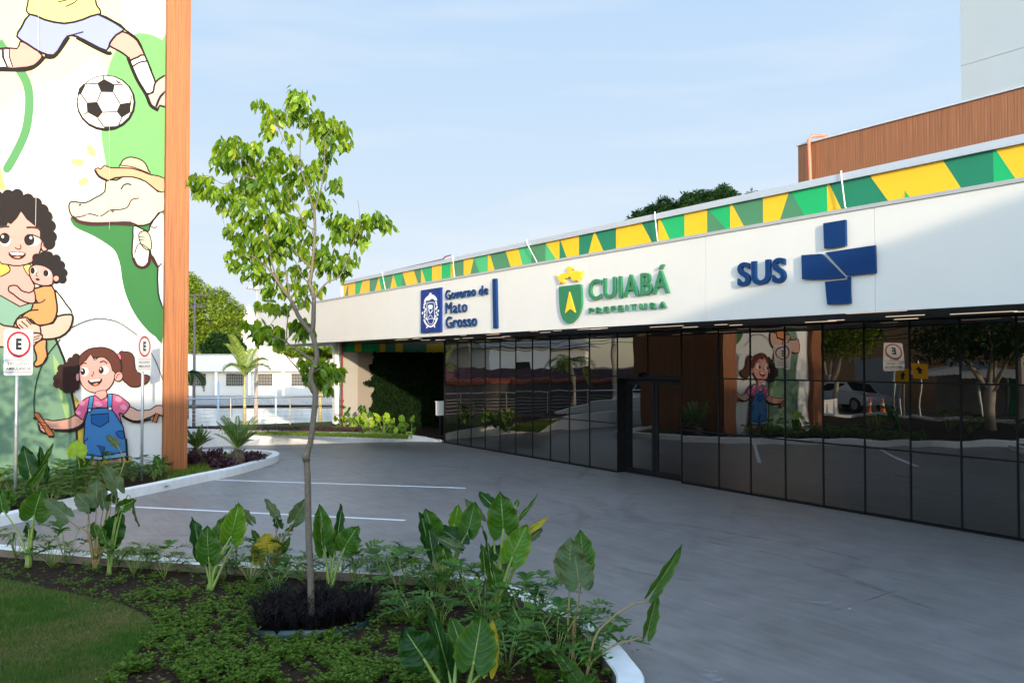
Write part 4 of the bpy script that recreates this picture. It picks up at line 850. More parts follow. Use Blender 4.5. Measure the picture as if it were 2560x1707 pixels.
# weathered wall
def weathered():
    m, t, b = newmat('weathered_whitewash'); N = t.nodes.new; Lk = t.links.new; g_ = N('ShaderNodeNewGeometry')
    mp = N('ShaderNodeMapping'); mp.inputs['Scale'].default_value = (.8,.8,.35); Lk(g_.outputs['Position'], mp.inputs[0])
    n = N('ShaderNodeTexNoise'); n.inputs['Scale'].default_value = 1.6; n.inputs['Detail'].default_value = 8; Lk(mp.outputs[0], n.inputs['Vector'])
    r = N('ShaderNodeValToRGB'); r.color_ramp.elements[0].position = .38; r.color_ramp.elements[1].position = .58; r.color_ramp.elements[0].color = (.40,.40,.39,1); r.color_ramp.elements[1].color = (.60,.59,.57,1)
    Lk(n.outputs['Fac'], r.inputs[0]); Lk(r.outputs[0], b.inputs['Base Color']); b.inputs['Roughness'].default_value = .9; return m
M_WTH = weathered()
def bwall(Zd, x0, x1, ytop, zb, th, m, name, label, cat):
    a = at_d(x0, ytop, Zd); b = at_d(x1, ytop, Zd); d = (b-a); d.z = 0; d.normalize(); q = Vector((-d.y, d.x, 0))*th
    if q.dot(Vector((-cT, sT, 0))) < 0: q = -q
    mb = MB(); zt = a.z
    mb.add([(a.x,a.y,zb),(b.x,b.y,zb),(b.x+q.x,b.y+q.y,zb),(a.x+q.x,a.y+q.y,zb),(a.x,a.y,zt),(b.x,b.y,zt),(b.x+q.x,b.y+q.y,zt),(a.x+q.x,a.y+q.y,zt)],
           [(0,3,2,1),(4,5,6,7),(0,1,5,4),(1,2,6,5),(2,3,7,6),(3,0,4,7)])
    return mb, a, b, d, q
mb = bwall(58, 380, 870, 1021, -2.5, .3, M_WTH, '', '', '')[0]; tag(mb.build('boundary_wall', M_WTH, fix=True), 'weathered whitewashed boundary wall beyond the handrail', 'wall')
M_CORR = mat('corrugated_roof', (.34,.33,.31), .6, .15, 3)
# far building with windows
Zb = 80.0
fb = thing('school_building', 'long two-tone white building with barred windows beyond the boundary wall', 'building', tuple(at_d(560, 905, Zb)))
mb, a, b, d, q = bwall(Zb, 300, 880, 887, -2.5, 8, None, '', '', '')
FBa, FBd, FBq = a, d, q.normalized()
mb.build('wall', mat('far_white_wall', (.50,.50,.50), .85, .08, .6), fb, fix=True)
def fbp(x, y, e=0): p = at_d(x, y, Zb); return p-FBq*e
def fbox(x0, x1, y0, y1, e0, e1):   # proud box on the far facade
    mb = MB(); P = []
    for e in (e0, e1):
        for (x, y) in ((x0,y1),(x1,y1),(x1,y0),(x0,y0)): P.append(fbp(x, y, e))
    mb.add(P, [(0,1,2,3),(7,6,5,4),(0,4,5,1),(1,5,6,2),(2,6,7,3),(3,7,4,0)]); return mb
mb = fbox(300, 880, 888, 928.5, .004, .6); mb.build('parapet_band', mat('far_white_band', (.58,.58,.59), .85, .05, .6), fb, fix=True)
mb = fbox(300, 880, 885, 887.8, -.1, .66); mb.build('cornice', M_TRIM, fb, fix=True)
for xx in (462, 544, 627, 711, 800): mb = fbox(xx-3, xx+3, 929, 989, .004, .45); mb.build('pilaster', M_WALLW, fb, fix=True)
M_WGL = mat('far_window_glass', (.05,.045,.04), .3, .5, 2, spec=.2); M_BARS = mat('window_bars', (.26,.26,.24), .6, 0)
for x0, x1 in ((468,515),(566,611),(643,681),(729,768),(820,858)):
    mb = fbox(x0, x1, 934, 964, .006, .02); wn = mb.build('window', M_WGL, fb, fix=True)
    mb = MB()
    for k in range(11):
        xx = x0+(x1-x0)*k/10; m2 = fbox(xx-.3, xx+.3, 934, 964, .03, .06); mb.add(m2.v, m2.f)
    for k in range(5):
        yy = 934+30*k/4; m2 = fbox(x0-.5, x1+.5, yy-.4, yy+.4, .061, .08); mb.add(m2.v, m2.f)
    mb.build('window_bars', M_BARS, wn, fix=True)
# low corrugated roof before it
cr = thing('shed', 'low long shed with grey corrugated roof before the white building', 'shed', tuple(at_d(560, 1012, 72)))
mb = MB()
A0 = at_d(300, 1012, 68); A1 = at_d(880, 1012, 68); B0 = at_d(300, 989, 78.5); B1 = at_d(880, 989, 78.5); n = 220
vs = []
for k in range(n+1):
    t_ = k/n; h_ = Vector((0,0,.05*(k % 2))); vs += [A0.lerp(A1, t_)+h_, B0.lerp(B1, t_)+h_]
mb.add(vs, [(2*k, 2*k+2, 2*k+3, 2*k+1) for k in range(n)]); mb.build('roof', M_CORR, cr)
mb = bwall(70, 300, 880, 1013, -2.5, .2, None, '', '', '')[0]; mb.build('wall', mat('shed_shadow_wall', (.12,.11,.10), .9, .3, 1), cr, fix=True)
# upper cream building peeking behind
mb = bwall(110, 560, 900, 868, -2.5, 6, None, '', '', '')[0]; tag(mb.build('far_building', mat('far_cream', (.72,.68,.60), .85, .06, .3), fix=True), 'cream building rising behind the long white one, left of the canopy end', 'building')
mb = bwall(150, 585, 660, 838, -2.5, 10, None, '', '', '')[0]
for k in range(5):
    pass
ob = thing('far_church', 'pale far building with small spires behind the street lamp', 'building', tuple(at_d(620, 838, 150)))
mb.build('wall', mat('far_pale', (.76,.74,.70), .85, .05, .3), ob, fix=True)
for xx, yt, r in ((622,762,2.6),(608,790,1.6),(640,795,1.6),(596,815,1.2)):
    p = at_d(xx, 838, 151); q2 = at_d(xx, yt, 151); mb = MB(); mb.tube([p, p.lerp(q2, .55), q2], [r*.8, r*.6, .05], 8); mb.build('spire', M_WALLW, ob)
# poles
def pole(x, ytop, ybase, Zd, r0, r1, m, name, label, cat, arms=()):
    tp = at_d(x, ytop, Zd); t = thing(name, label, cat, (tp.x, tp.y, -2.5)); mb = MB(); mb.tube([(tp.x, tp.y, -2.5), (tp.x, tp.y, tp.z)], [r0, r1], 12); mb.build('pole', m, t, smooth=True); return t, tp
t, tp = pole(487, 741, 1062, 50, .10, .06, M_DKPOLE, 'utility_pole', 'dark utility pole with two crossarms beside the orange wood pillar', 'pole')
rt = Vector((sT, cT, 0))
for dz, l in ((.05, .85), (-1.0 if False else -.62, .42)):
    mb = MB(); c_ = Vector((tp.x, tp.y, tp.z+dz)); mb.tube([c_-rt*l, c_+rt*l], .045, 6)
    for e in (-.9, -.4, .4, .9): mb.tube([c_+rt*l*e, c_+rt*l*e+Vector((0,0,.2))], .05, 6)
    mb.build('crossarm', M_DKPOLE, t)
t, tp = pole(642, 700, 1060, 36, .10, .05, M_CONC, 'street_lamp', 'tall sunlit concrete lamp pole with two floodlights left of the young tree', 'street lamp')
for y_, dx in ((699, -22), (720, -16)):
    p = at_d(642, y_+8, 36); q2 = at_d(642+dx*.8, y_, 36); mb = MB(); mb.tube([p, q2], .025, 6); ar = mb.build('arm', M_GALV, t)
    e = at_d(642+dx, y_, 36); mb = MB(); mb.box((e.x-.16, e.y-.12, e.z-.04), (e.x+.16, e.y+.12, e.z+.05)); mb.build('lamp_head', M_GALV, ar)
mb = MB(); p = at_d(642, 709, 36); mb.tube([p-Vector((0,0,.25)), p+Vector((0,0,.05))], .16, 8); mb.build('junction_box', M_GALV, t)
pole(838.5, 780, 1062, 33, .06, .05, M_CONC, 'concrete_pole', 'plain concrete pole beside the red downpipe at the hospital corner', 'pole')
for xx, lb in ((546,'thin pale blue pole before the white building, left one'),(690,'thin pale pole behind the handrail, between the lamp and the young tree')):
    tp = at_d(xx, 952, 40); mb = MB(); mb.tube([(tp.x,tp.y,-2.5), tp], .045, 8); tag(mb.build('thin_pole', mat('pale_blue_paint', (.45,.55,.62), .5, .1, 3), smooth=True), lb, 'pole')

# ------------------------------------------------------------------ foliage builders
def crown(mb, blobs, n, L, W, droop=.3, surf=.55, m=0, seed=1):
    r = random.Random(seed); tot = sum((b[3]*b[4]*b[5])**.67 for b in blobs)
    for cx, cy, cz, rx, ry, rz in blobs:
        k = int(n*(rx*ry*rz)**.67/tot)
        for _ in range(k):
            v = Vector((r.gauss(0,1), r.gauss(0,1), r.gauss(0,1))).normalized(); rad = 1-(1-surf)*r.random()**1.5
            if noise.noise(Vector((cx, cy, cz))*.7+v*2.2) < -.18: rad *= .72
            p = Vector((cx+v.x*rx*rad, cy+v.y*ry*rad, cz+v.z*rz*rad))
            ax = Vector((v.x+r.gauss(0,.7), v.y+r.gauss(0,.7), v.z*.4-droop+r.gauss(0,.5)))
            leafquad(mb, p, ax, v+Vector((r.gauss(0,.5), r.gauss(0,.5), .6)), L*r.uniform(.6,1.25), W*r.uniform(.7,1.2), m)
def tree(name, label, base, h, blobs, n, L, W, lm, bark=M_BARKD, r0=.2, group=None, seed=1, droop=.3):
    t = thing(name, label, 'tree', tuple(base), group); rr = random.Random(seed)
    B = Vector(base); top = Vector((B.x, B.y, B.z+h*.55)); mb = MB(); mb.tube([B, B.lerp(top,.5)+Vector((rr.uniform(-.1,.1),rr.uniform(-.1,.1),0)), top], [r0, r0*.8, r0*.6], 10)
    for b in blobs[:9]:
        e = Vector(b[:3]); mb.tube([top-Vector((0,0,.3)), top.lerp(e,.5)+Vector((0,0,.15)), e], [r0*.5, r0*.3, r0*.1], 6)
    mb.build('trunk', bark, t, smooth=True); mb = MB(); crown(mb, blobs, n, L, W, droop, seed=seed); mb.build('crown', lm, t); return t
def pxblobs(Zd, lst, dj, seed):
    r = random.Random(seed); o = []
    for x, y, rx, ry in lst:
        z = Zd+r.uniform(-dj, dj); p = at_d(x, y, z); k = z/F; o.append((p.x, p.y, p.z, rx*k, (rx+ry)/2*k, ry*k))
    return o
# big sunlit trees left
bl = pxblobs(95, [(478,760,40,45),(500,735,34,28),(470,830,45,50),(520,800,45,40),(500,860,50,40),(555,770,32,40),(545,740,24,22),(575,800,34,34),(590,780,24,26),(560,835,40,34),(583,842,22,26),(535,870,45,30),(450,790,40,60),(478,715,26,30),(470,700,16,22)], 3.5, 3)
b0 = at_d(520, 905, 97); tree('mango_tree', 'broad sunlit green tree rising behind the white building, left', (b0.x, b0.y, -2.5), 9, bl, 26000, .34, .17, M_TREEL2, seed=3)
bl = pxblobs(86, [(548,850,34,20),(575,858,34,24),(530,868,30,24),(590,868,24,22),(560,880,40,18)], 2, 5)
b0 = at_d(560, 905, 87); tree('shade_tree', 'darker lower tree in front of the sunlit one behind the white building', (b0.x, b0.y, -2.5), 6, bl, 9000, .32, .16, M_TREEL3, seed=5)
bl = pxblobs(60, [(790,884,40,16),(740,878,34,12),(820,880,30,14),(850,878,26,16),(700,872,18,8)], 2, 9)
b0 = at_d(790, 905, 61); tree('bushy_tree', 'bushy dark-green tree seen under the canopy end behind the trunk of the young tree', (b0.x, b0.y, -2.5), 5, bl, 6000, .28, .12, M_TREEL2, seed=9)
# dark tree above the parapet
bl = pxblobs(62, [(1598,536,20,10),(1632,524,22,14),(1660,508,15,18),(1690,516,24,16),(1722,500,18,22),(1752,494,20,22),(1782,492,18,18),(1810,478,18,18),(1832,492,16,18),(1880,484,13,6),(1760,516,50,12),(1578,548,10,5)], 2.5, 6)
b0 = at_d(1720, 905, 63); tree('tall_dark_tree', 'dark tree crown rising above the striped parapet', (b0.x, b0.y, -2), 9, bl, 7000, .34, .12, M_TREEL3, seed=6, droop=.7)
# palms
def frond(mb, p0, dirh, L, up, droop, nl, ll, lw, m=0, stem=None, sr=.02, vdeg=30):
    pts = []; d = Vector(dirh).normalized(); n = 12
    for i in range(n+1):
        t = i/n; pts.append(Vector(p0)+d*L*t*(1-.15*t)+Vector((0,0, up*t-droop*t*t)))
    if stem is not None: stem.tube(pts, [sr*(1-.8*i/n) for i in range(n+1)], 5)
    side = d.cross(Vector((0,0,1))).normalized()
    for i in range(nl):
        t = .12+.88*(i+.5)/nl; k = min(int(t*n), n-1); f = t*n-k; p = pts[k].lerp(pts[k+1], f); tg = (pts[k+1]-pts[k]).normalized(); upv = side.cross(tg)
        l = ll*(math.sin(PI*min(1, .15+.85*t))**.5*.9+.1)
        for s_ in (-1, 1):
            ax = (side*s_*1.0+tg*.75+upv*math.tan(R(vdeg))*.8+rv(.06)).normalized(); leafquad(mb, p, ax, upv, l, lw, m, .05)
def palm(label, base, h, nf, L, up, droop, ll, seed, lm=M_PALM, name='palm_tree', tm=None, group=None, r0=.09):
    global rnd
    keep = rnd; rnd = random.Random(seed); t = thing(name, label, 'palm', tuple(base), group); B = Vector(base); T = B+Vector((0,0,h))
    mb = MB(); mb.tube([B, B.lerp(T,.3)+Vector((.02,0,0)), B.lerp(T,.7), T], [r0*1.2, r0, r0*.9, r0*.6], 10); mb.build('trunk', tm or M_CONC, t, smooth=True)
    lf = MB(); st = MB()
    for k in range(nf):
        a = 2*PI*k/nf+rnd.uniform(-.2,.2); u = up*rnd.uniform(.5,1.4); frond(lf, T, (math.cos(a), math.sin(a), 0), L*rnd.uniform(.8,1.1), u, droop*rnd.uniform(.8,1.2), 34, ll, .045, stem=st, sr=.022)
    lf.build('fronds', lm, t); st.build('frond_ribs', M_STEMG, t); rnd = keep; return t
M_PTR = mat('yellow_green_palm_trunk', (.42,.36,.14), .7, .3, 12)
b0 = at_d(611, 1062, 31); palm('young sunlit palm with drooping fronds in front of the white building', (b0.x, b0.y, .2), at_d(611, 948, 31).z-.1, 8, 1.0, 1.75, 1.0, .30, 4, tm=M_PTR, r0=.055)
b0 = at_d(800, 1062, 32); palm('slender young palm behind the trunk of the young tree, its fronds under the canopy', (b0.x, b0.y, .2), at_d(800, 915, 32).z, 8, 1.2, .9, 1.1, .32, 8, tm=M_PTR, r0=.06, lm=M_TREEL2)
b0 = at_d(478, 1062, 34); palm('palm with short dark fronds half hidden by the wood pillar', (b0.x-.1, b0.y-.15, .2), at_d(478, 950, 34).z, 9, .8, .5, .9, .25, 12, lm=M_TREEL3, tm=M_DKPOLE, r0=.07)
# cycads on the island
def cycad(base, label, hh, L, seed):
    global rnd
    keep = rnd; rnd = random.Random(seed); t = thing('cycad', label, 'cycad', tuple(base), 'cycads on the island bed'); B = Vector(base)
    mb = MB()
    mb.tube([B, B+Vector((0,0,hh*.3)), B+Vector((0,0,hh*.8)), B+Vector((0,0,hh))], [.14,.17,.15,.07], 12)
    for i in range(160):
        a = rnd.uniform(0,6.28); z = rnd.uniform(.02,hh); leafquad(mb, B+Vector((math.cos(a)*.15, math.sin(a)*.15, z)), Vector((math.cos(a), math.sin(a), .9)), Vector((0,0,1)), .07, .035)
    mb.build('trunk', M_BARKD, t); lf = MB(); st = MB()
    for k in range(26):
        a = 2*PI*k*.382+rnd.uniform(-.1,.1); u = rnd.uniform(.55, 1.15); frond(lf, B+Vector((0,0,hh)), (math.cos(a), math.sin(a), 0), L*rnd.uniform(.75,1.05)*(1.1-.45*u), L*u, L*.28*(1.2-u*.4), 34, .12*L/.9, .016, stem=st, sr=.010, vdeg=30)
    lf.build('fronds', M_CYC, t); st.build('frond_ribs', M_STEMG, t); rnd = keep
p = at_z(594, 1163, .09); cycad(p, 'larger cycad nearer the rounded tip of the island bed', .36, .86, 1)
p = at_z(491, 1156, .09); cycad(p, 'smaller cycad close to the orange wood pillar', .32, .58, 2)
def bush(base, r, h, n, L, W, lm, name, label, cat, group=None, seed=1):
    t = MB(); crown(t, [(base[0], base[1], base[2]+h*.45, r, r, h*.6)], n, L, W, -.6, .3, seed=seed); return tag(t.build(name, lm), label, cat, group)
for i, (x_, y_, lb) in enumerate(((538,1160,'burgundy foliage plant between the two cycads'),(560,1172,'burgundy foliage plant in front of the larger cycad'),(615,1160,'burgundy foliage plant right of the larger cycad'),(636,1156,'outermost burgundy foliage plant toward the island tip'),(470,1160,'burgundy foliage plant at the foot of the wood pillar'))):
    p = at_z(x_, y_, .09); bush(p, .24, .22+.1*(i == 0), 420, .09, .05, M_PURP, 'burgundy_plant', lb, 'plant', 'burgundy plants on the island', seed=20+i)
mb = MB(); 
for i in range(3000):
    x_ = rnd.uniform(462, 960); b_ = at_z(x_, 1079-rnd.random()*6, .42); leafquad(mb, b_+Vector((0,0,rnd.random()*.07)), Vector((rnd.gauss(0,.6), rnd.gauss(0,.6), .7)), Vector((0,0,1)), .07, .03)
tag(mb.build('border_plants', M_PURP), 'low reddish ground plants edging the far grass under the handrail', 'ground cover', kind='stuff')

# ------------------------------------------------------------------ what the glass mirrors: the street side
M_BRN = mat('brown_facade', (.46,.24,.115), .85, .1, .8); M_CRM = mat('cream_facade', (.74,.66,.52), .85, .06, .5); M_PINK = mat('purple_wall', (.085,.04,.06), .85, .1, .6)
M_TILE = mat('red_roof_tile', (.26,.07,.04), .85, .3, 4); M_DKW = mat('dark_stained_wall', (.05,.045,.045), .9, .4, 1.5)
bb = thing('brown_building', 'brown rendered building across the street, seen mirrored in the glass', 'building', (-31, -17, 0))
mb = MB(); mb.box((-44,-27,0), (-21.5,-16,9)); mb.build('wall', M_BRN, bb)
mb = MB(); mb.box((-44.2,-27,9.01), (-21.3,-15.8,9.3)); mb.build('parapet', M_TRIM, bb)
for s in (-40,-35,-30,-25):
    mb = MB(); mb.box((s,-15.98,3.6), (s+1.6,-15.94,4.9)); f_ = mb.build('window', M_BARS, bb); mb = MB(); mb.box((s+.08,-15.939,3.68), (s+1.52,-15.93,4.82)); mb.build('pane', M_FRAME, f_)
    mb = MB(); mb.box((s-.3,-15.98,0), (s+2.2,-15.95,2.6)); mb.build('shutter', M_TRIM, bb)
cb = thing('cream_building', 'cream house front across the street beside the brown one, seen mirrored', 'building', (-16, -18, 0))
mb = MB(); mb.box((-21.2,-27,0), (-12,-17,6.5)); mb.build('wall', M_CRM, cb)
for s in (-20,-17): mb = MB(); mb.box((s,-16.98,1.0), (s+1.3,-16.95,2.2)); mb.build('window', M_FRAME, cb)
mb = MB(); mb.box((-14.5,-16.98,0), (-13.5,-16.95,2.1)); mb.build('door', mat('green_door', (.02,.22,.09), .6, .05), cb)
sh = thing('awning_shed', 'street stall with corrugated awning and green shutters, seen mirrored', 'stall', (-20, -12.5, 0))
mb = MB()
for k in range(60):
    s = -25+8.5*k/60; z = .04*(k % 2); mb.add([(s,-14.5,2.15+z),(s+8.5/60,-14.5,2.15+.04-z),(s+8.5/60,-11.6,1.75+.04-z),(s,-11.6,1.75+z)], [(0,1,2,3)])
mb.build('awning', M_CORR, sh)
for s in (-24.8,-21,-16.8): mb = MB(); mb.tube([(s,-11.7,0),(s,-11.7,1.75)], .04, 8); mb.build('post', M_GALV, sh)
mb = MB(); mb.box((-24.6,-14.6,0), (-21.5,-14.2,2.05)); mb.build('wall', M_CORR, sh); mb = MB(); mb.box((-21.3,-14.5,0), (-20.5,-14.3,1.95)); mb.build('shutter', mat('green_shutter', (.0,.30,.10), .5, .05), sh)
mb = MB(); mb.box((-19.5,-14.6,0), (-17,-14.2,2.05)); mb.build('side_wall', M_WALLW, sh)
# back-left: dark wall, pink wall, houses
tw = thing('tiled_wall', 'dark stained wall topped with red tiles, seen mirrored in the glass', 'wall', (-50, -12, 0))
mb = MB(); mb.box((-50.4,-34,-2.5), (-50,7,1.0)); mb.build('wall', M_DKW, tw)
mb = MB()
for k in range(190): n = -34+41*k/190; mb.tube([(-50.55, n, 1.02), (-50.2, n, 1.22), (-49.85, n, 1.05)], .12, 6)
mb.build('tiles', M_TILE, tw)
mb = MB(); mb.box((-55,-34,-2.5), (-54.6,6,1.95)); tag(mb.build('purple_wall', M_PINK), 'purple rendered wall behind the tiled one, seen mirrored', 'wall')
hb = thing('corner_house', 'pale two-storey house far behind the purple wall, seen mirrored', 'house', (-68, -2, -2.5))
mb = MB(); mb.box((-76,-9,-2.5), (-64,6,7.5)); mb.build('wall', M_CRM, hb)
for n in (-7,-3,1): mb = MB(); mb.box((-63.99,n,3), (-63.95,n+1.3,4.3)); mb.build('window', M_FRAME, hb)
mb = MB(); mb.box((-76.3,-9.3,7.51), (-63.7,6.3,7.8)); mb.build('roof', M_TILE, hb)
h2 = thing('far_house', 'grey-roofed house beside the pale one, seen mirrored', 'house', (-68, -20, -2.5))
mb = MB(); mb.box((-74,-22,-2.5), (-62,-12,3.6)); mb.build('wall', M_WALLW, h2)
mb = MB(); mb.add([(-61.5,-23,3.6),(-61.5,-11.2,3.6),(-68,-11.2,5.6),(-68,-23,5.6),(-74.5,-23,3.6),(-74.5,-11.2,3.6)], [(0,1,2,3),(3,2,5,4),(0,3,4),(1,5,2)]); mb.build('roof', M_CORR, h2)
for n in (-20,-16): mb = MB(); mb.box((-61.99,n,1.2), (-61.95,n+1.4,2.5)); mb.build('window', M_FRAME, h2)
t = thing('utility_pole', 'concrete utility pole carrying the street wires, seen mirrored in the glass', 'pole', (-42,-9,0), 'street utility poles')
mb = MB(); mb.tube([(-42,-9,0),(-42,-9,8.5)], [.2,.13], 10); mb.build('pole', M_CONC, t); mb = MB(); mb.box((-42.9,-9.06,7.6),(-41.1,-8.94,7.75)); mb.build('crossarm', M_CONC, t); mb = MB(); mb.tube([(-41.75,-8.8,3.4),(-41.75,-8.8,4.1)], .2, 10); mb.build('transformer', M_GALV, t)
for i, (s, n) in enumerate(((-60, -9), (-18,-9.4), (8,-9.4))):
    c_ = copy_tree(t, (s, n, -2.5 if s < -34 else 0), label=('far utility pole beyond the ramp, seen mirrored','utility pole by the cream house, seen mirrored','utility pole behind the camera')[i])
for i, (z, dn) in enumerate(((3.6,.3),(3.9,-.2),(4.3,.1),(4.7,.4),(5.2,-.3),(5.8,0),(6.4,.2),(7.5,.5))):
    mb = MB(); P = []
    for a, b in (((-60,-9),(-42,-9)),((-42,-9),(-18,-9.4)),((-18,-9.4),(8,-9.4))):
        for k in range(13):
            u = k/12; P.append((a[0]+(b[0]-a[0])*u, a[1]+(b[1]-a[1])*u+dn, z-.45*4*u*(1-u)*(1+.3*(i % 3))))
    mb.tube(P, .018, 4); tag(mb.build('overhead_wire', M_FRAME), 'sagging black overhead wire, '+('lowest','second lowest','third from the bottom','fourth from the bottom','fourth from the top','third from the top','second highest','highest')[i]+' of those between the street poles', 'wire', 'overhead wires along the street')
# street trees, clipped round crowns
tree('street_tree', 'round-crowned street tree near the parked cars, seen mirrored', (-27,-10.1,0), 3.4, [(-27,-10.1,4.0,1.9,1.9,1.5),(-27.9,-9.6,3.6,1.2,1.2,1.1),(-26,-10.4,3.7,1.3,1.3,1.2),(-27,-10,4.9,1.3,1.3,.9)], 6500, .2, .09, M_TREEL2, M_CONC, .16, 'street trees', 31)
tree('street_tree', 'forked dark-crowned street tree by the planter tip, seen mirrored', (-16.9,-5.2,.05), 3.0, [(-16.9,-5.2,3.6,2.1,2.1,1.2),(-18,-4.6,3.2,1.3,1.3,.9),(-15.8,-6,3.3,1.5,1.5,1),(-17,-6.2,3.5,1.4,1.4,1)], 8000, .17, .08, M_TREEL3, M_CONC, .2, 'street trees', 32)
tree('street_tree', 'tree behind the ramp wall, seen mirrored beside the dark wall', (-38,-12.5,0), 4.5, [(-38,-12.5,4.4,2.4,2.4,1.8),(-36.5,-13.5,5,2,2,1.5),(-39.5,-11.6,3.8,1.6,1.6,1.3)], 7000, .22, .1, M_TREEL2, M_CONC, .18, 'street trees', 33)
tree('street_tree', 'street tree just outside the picture that throws dappled shade on the mural', (-8.8,-3.6,.05), 3.3, [(-8.8,-3.4,3.3,1.1,1.1,.85),(-8.4,-4.6,3.2,1.1,1.0,.8),(-9.3,-2.2,2.7,.7,.8,.55),(-8.2,-3.2,4.1,.8,.8,.5),(-9,-2.0,3.7,.6,.5,.35)], 1500, .17, .10, M_TREEL3, M_CONC, .16, 'street trees', 34)
b0 = (-40,-4.5,0); palm('arching palm beyond the handrail, seen mirrored in the glass', b0, 2.4, 11, 1.9, 1.3, 1.9, .45, 41, lm=M_TREEL2)
# yellow warning signs and cones, parked cars
def ysign(x, n, z, label):
    t = thing('warning_sign', label, 'sign', (x, n, 0), 'yellow street signs'); mb = MB(); mb.tube([(x,n,0),(x,n,z+.1)], .03, 8); mb.build('pole', M_GALV, t)
    nr = Vector((.45,.89,0)).normalized(); X = Vector((-nr.y, nr.x, 0)); c_ = Vector((x,n,z-.40))+nr*.04; Z = Vector((0,0,1))
    mb = MB(); mb.prism([c_-X*.24-Z*.34, c_+X*.24-Z*.34, c_+X*.24+Z*.34, c_-X*.24+Z*.34], nr, .006); p_ = mb.build('panel', M_SYEL, t)
    mb = MB(); e = nr*.003
    mb.prism([c_+e-X*.05-Z*.12, c_+e+X*.05-Z*.12, c_+e+X*.05+Z*.04, c_+e-X*.05+Z*.04], nr, 0); mb.prism([c_+e-X*.11+Z*.04, c_+e+X*.11+Z*.04, c_+e+Z*.2], nr, 0); mb.build('arrow', M_SBLK, p_)
ysign(-22.3,-8.3,2.25,'yellow street sign on the left of the mirrored pair'); ysign(-21.9,-9.0,2.42,'yellow street sign on the right of the mirrored pair')
M_CONE = mat('cone_orange', (.75,.12,.03), .5, 0)
def cone(x, n, lb):
    t = thing('traffic_cone', lb, 'traffic cone', (x,n,0), 'traffic cones'); mb = MB(); mb.tube([(x,n,.03),(x,n,.9)], [.13,.03], 12); b_ = mb.build('cone', M_CONE, t)
    mb = MB(); mb.tube([(x,n,.45),(x,n,.6)], [.088,.07], 12); mb.build('band', M_SIGN, b_); mb = MB(); mb.box((x-.18,n-.18,0),(x+.18,n+.18,.03)); mb.build('base', M_FRAME, t)
cone(-24.5,-9.2,'orange cone nearer the street tree, seen mirrored'); cone(-23.6,-9.0,'orange cone nearer the stall, seen mirrored')
M_CAR = mat('white_car_paint', (.75,.75,.76), .2, 0, coat=1); M_TYRE = mat('tyre_rubber', (.012,.012,.012), .8, 0)
def car(loc, rz, label):
    t = thing('parked_car', label, 'car', (0,0,0), 'cars parked across the street')
    def hull(prof, wd, m, name, par, inset=.0, taper=0):
        n = len(prof); vs = []
        for y, k in ((-wd, 1), (-wd*.92 if taper else -wd, 0)) if False else ((-wd, 0), (wd, 0)):
            for (x_, z_) in prof: vs.append((x_, y*(1-taper*max(0, z_-.85)), z_))
        mb = MB(); mb.add(vs, [tuple(range(n))[::-1], tuple(range(n, 2*n))]+[(i, (i+1) % n, n+(i+1) % n, n+i) for i in range(n)]); o_ = mb.build(name, m, par, fix=True)
        return o_
    hull([(-2.05,.3),(2.1,.3),(2.15,.55),(2.05,.75),(1.2,.92),(.55,1.38),(-.9,1.45),(-1.7,1.05),(-2.1,.9)], .85, M_CAR, 'body', t, taper=.22)
    for s_ in (-1, 1):
        mb = MB(); y = .815*s_; mb.add([(1.0,y,.95),(.5,y*.93,1.30),(-.85,y*.93,1.36),(-1.45,y,1.0)], [(0,1,2,3) if s_ < 0 else (3,2,1,0)]); 
        mb.v = [(a, b*1.012, c) for a, b, c in mb.v]; mb.build('side_window', M_FRAME, t)
        for x_ in (-1.3, 1.35):
            mb = MB(); mb.tube([(x_, s_*.68, .31), (x_, s_*.875, .31)], .31, 18); w_ = mb.build('wheel', M_TYRE, t); mb = MB(); mb.tube([(x_, s_*.86, .31), (x_, s_*.885, .31)], .19, 12); mb.build('rim', M_GALV, w_)
        mb = MB(); mb.box((2.08, s_*.45-.2, .6), (2.14, s_*.45+.2, .74)); mb.build('headlight', M_SIGN, t)
    mb = MB(); mb.add([(1.17,-.72,.95),(1.17,.72,.95),(.6,.66,1.36),(.6,-.66,1.36)], [(0,1,2,3)]); mb.v = [(a+.03,b,c+.02) for a,b,c in mb.v]; mb.build('windscreen', M_FRAME, t)
    t.location = loc; t.rotation_euler = (0,0,rz); return t
c0_ = car((-31.5,-10.8,0), .1, 'white car parked left of the mirrored street tree'); copy_tree(c0_, (-28.2,-12.8,0), .25, label='white car parked behind the mirrored street tree'); copy_tree(c0_, (-33,-4.2,0), 1.3, label='white car at the top of the ramp beside the wall, seen mirrored')
# unseen buildings behind the camera, heights shaped to cast the yard and canopy shadows
def caster(y0, y1, h, nm, lb):
    t = thing(nm, lb, 'building', (18, (y0+y1)/2, 0)); mb = MB(); mb.box((14.4, y0, 0), (22, y1-.05, h)); mb.build('wall', M_CRM, t)
    for y in [y0+1.2+i*2.6 for i in range(max(1, int((y1-y0-1)/2.6)))]:
        mb = MB(); mb.box((14.36, y, 1), (14.39, y+1.1, 2.2)); mb.build('window', M_FRAME, t)
    mb = MB(); mb.box((14.2, y0-.0, h+.002), (22.1, y1-.05, h+.12)); mb.build('roof', M_TRIM, t)
caster(-5.9, -1.55, 6.5, 'low_shade_building', 'unseen lower building behind the camera, shaped to shade the young tree trunk')
caster(-8.5, -5.95, 7.15, 'narrow_shade_building', 'unseen narrow building behind the camera, shaped to shade the wood pillar foot')
caster(-46, -8.55, 5.6, 'long_shade_building', 'unseen long building behind the camera on the left, kept low so sun reaches the mural')
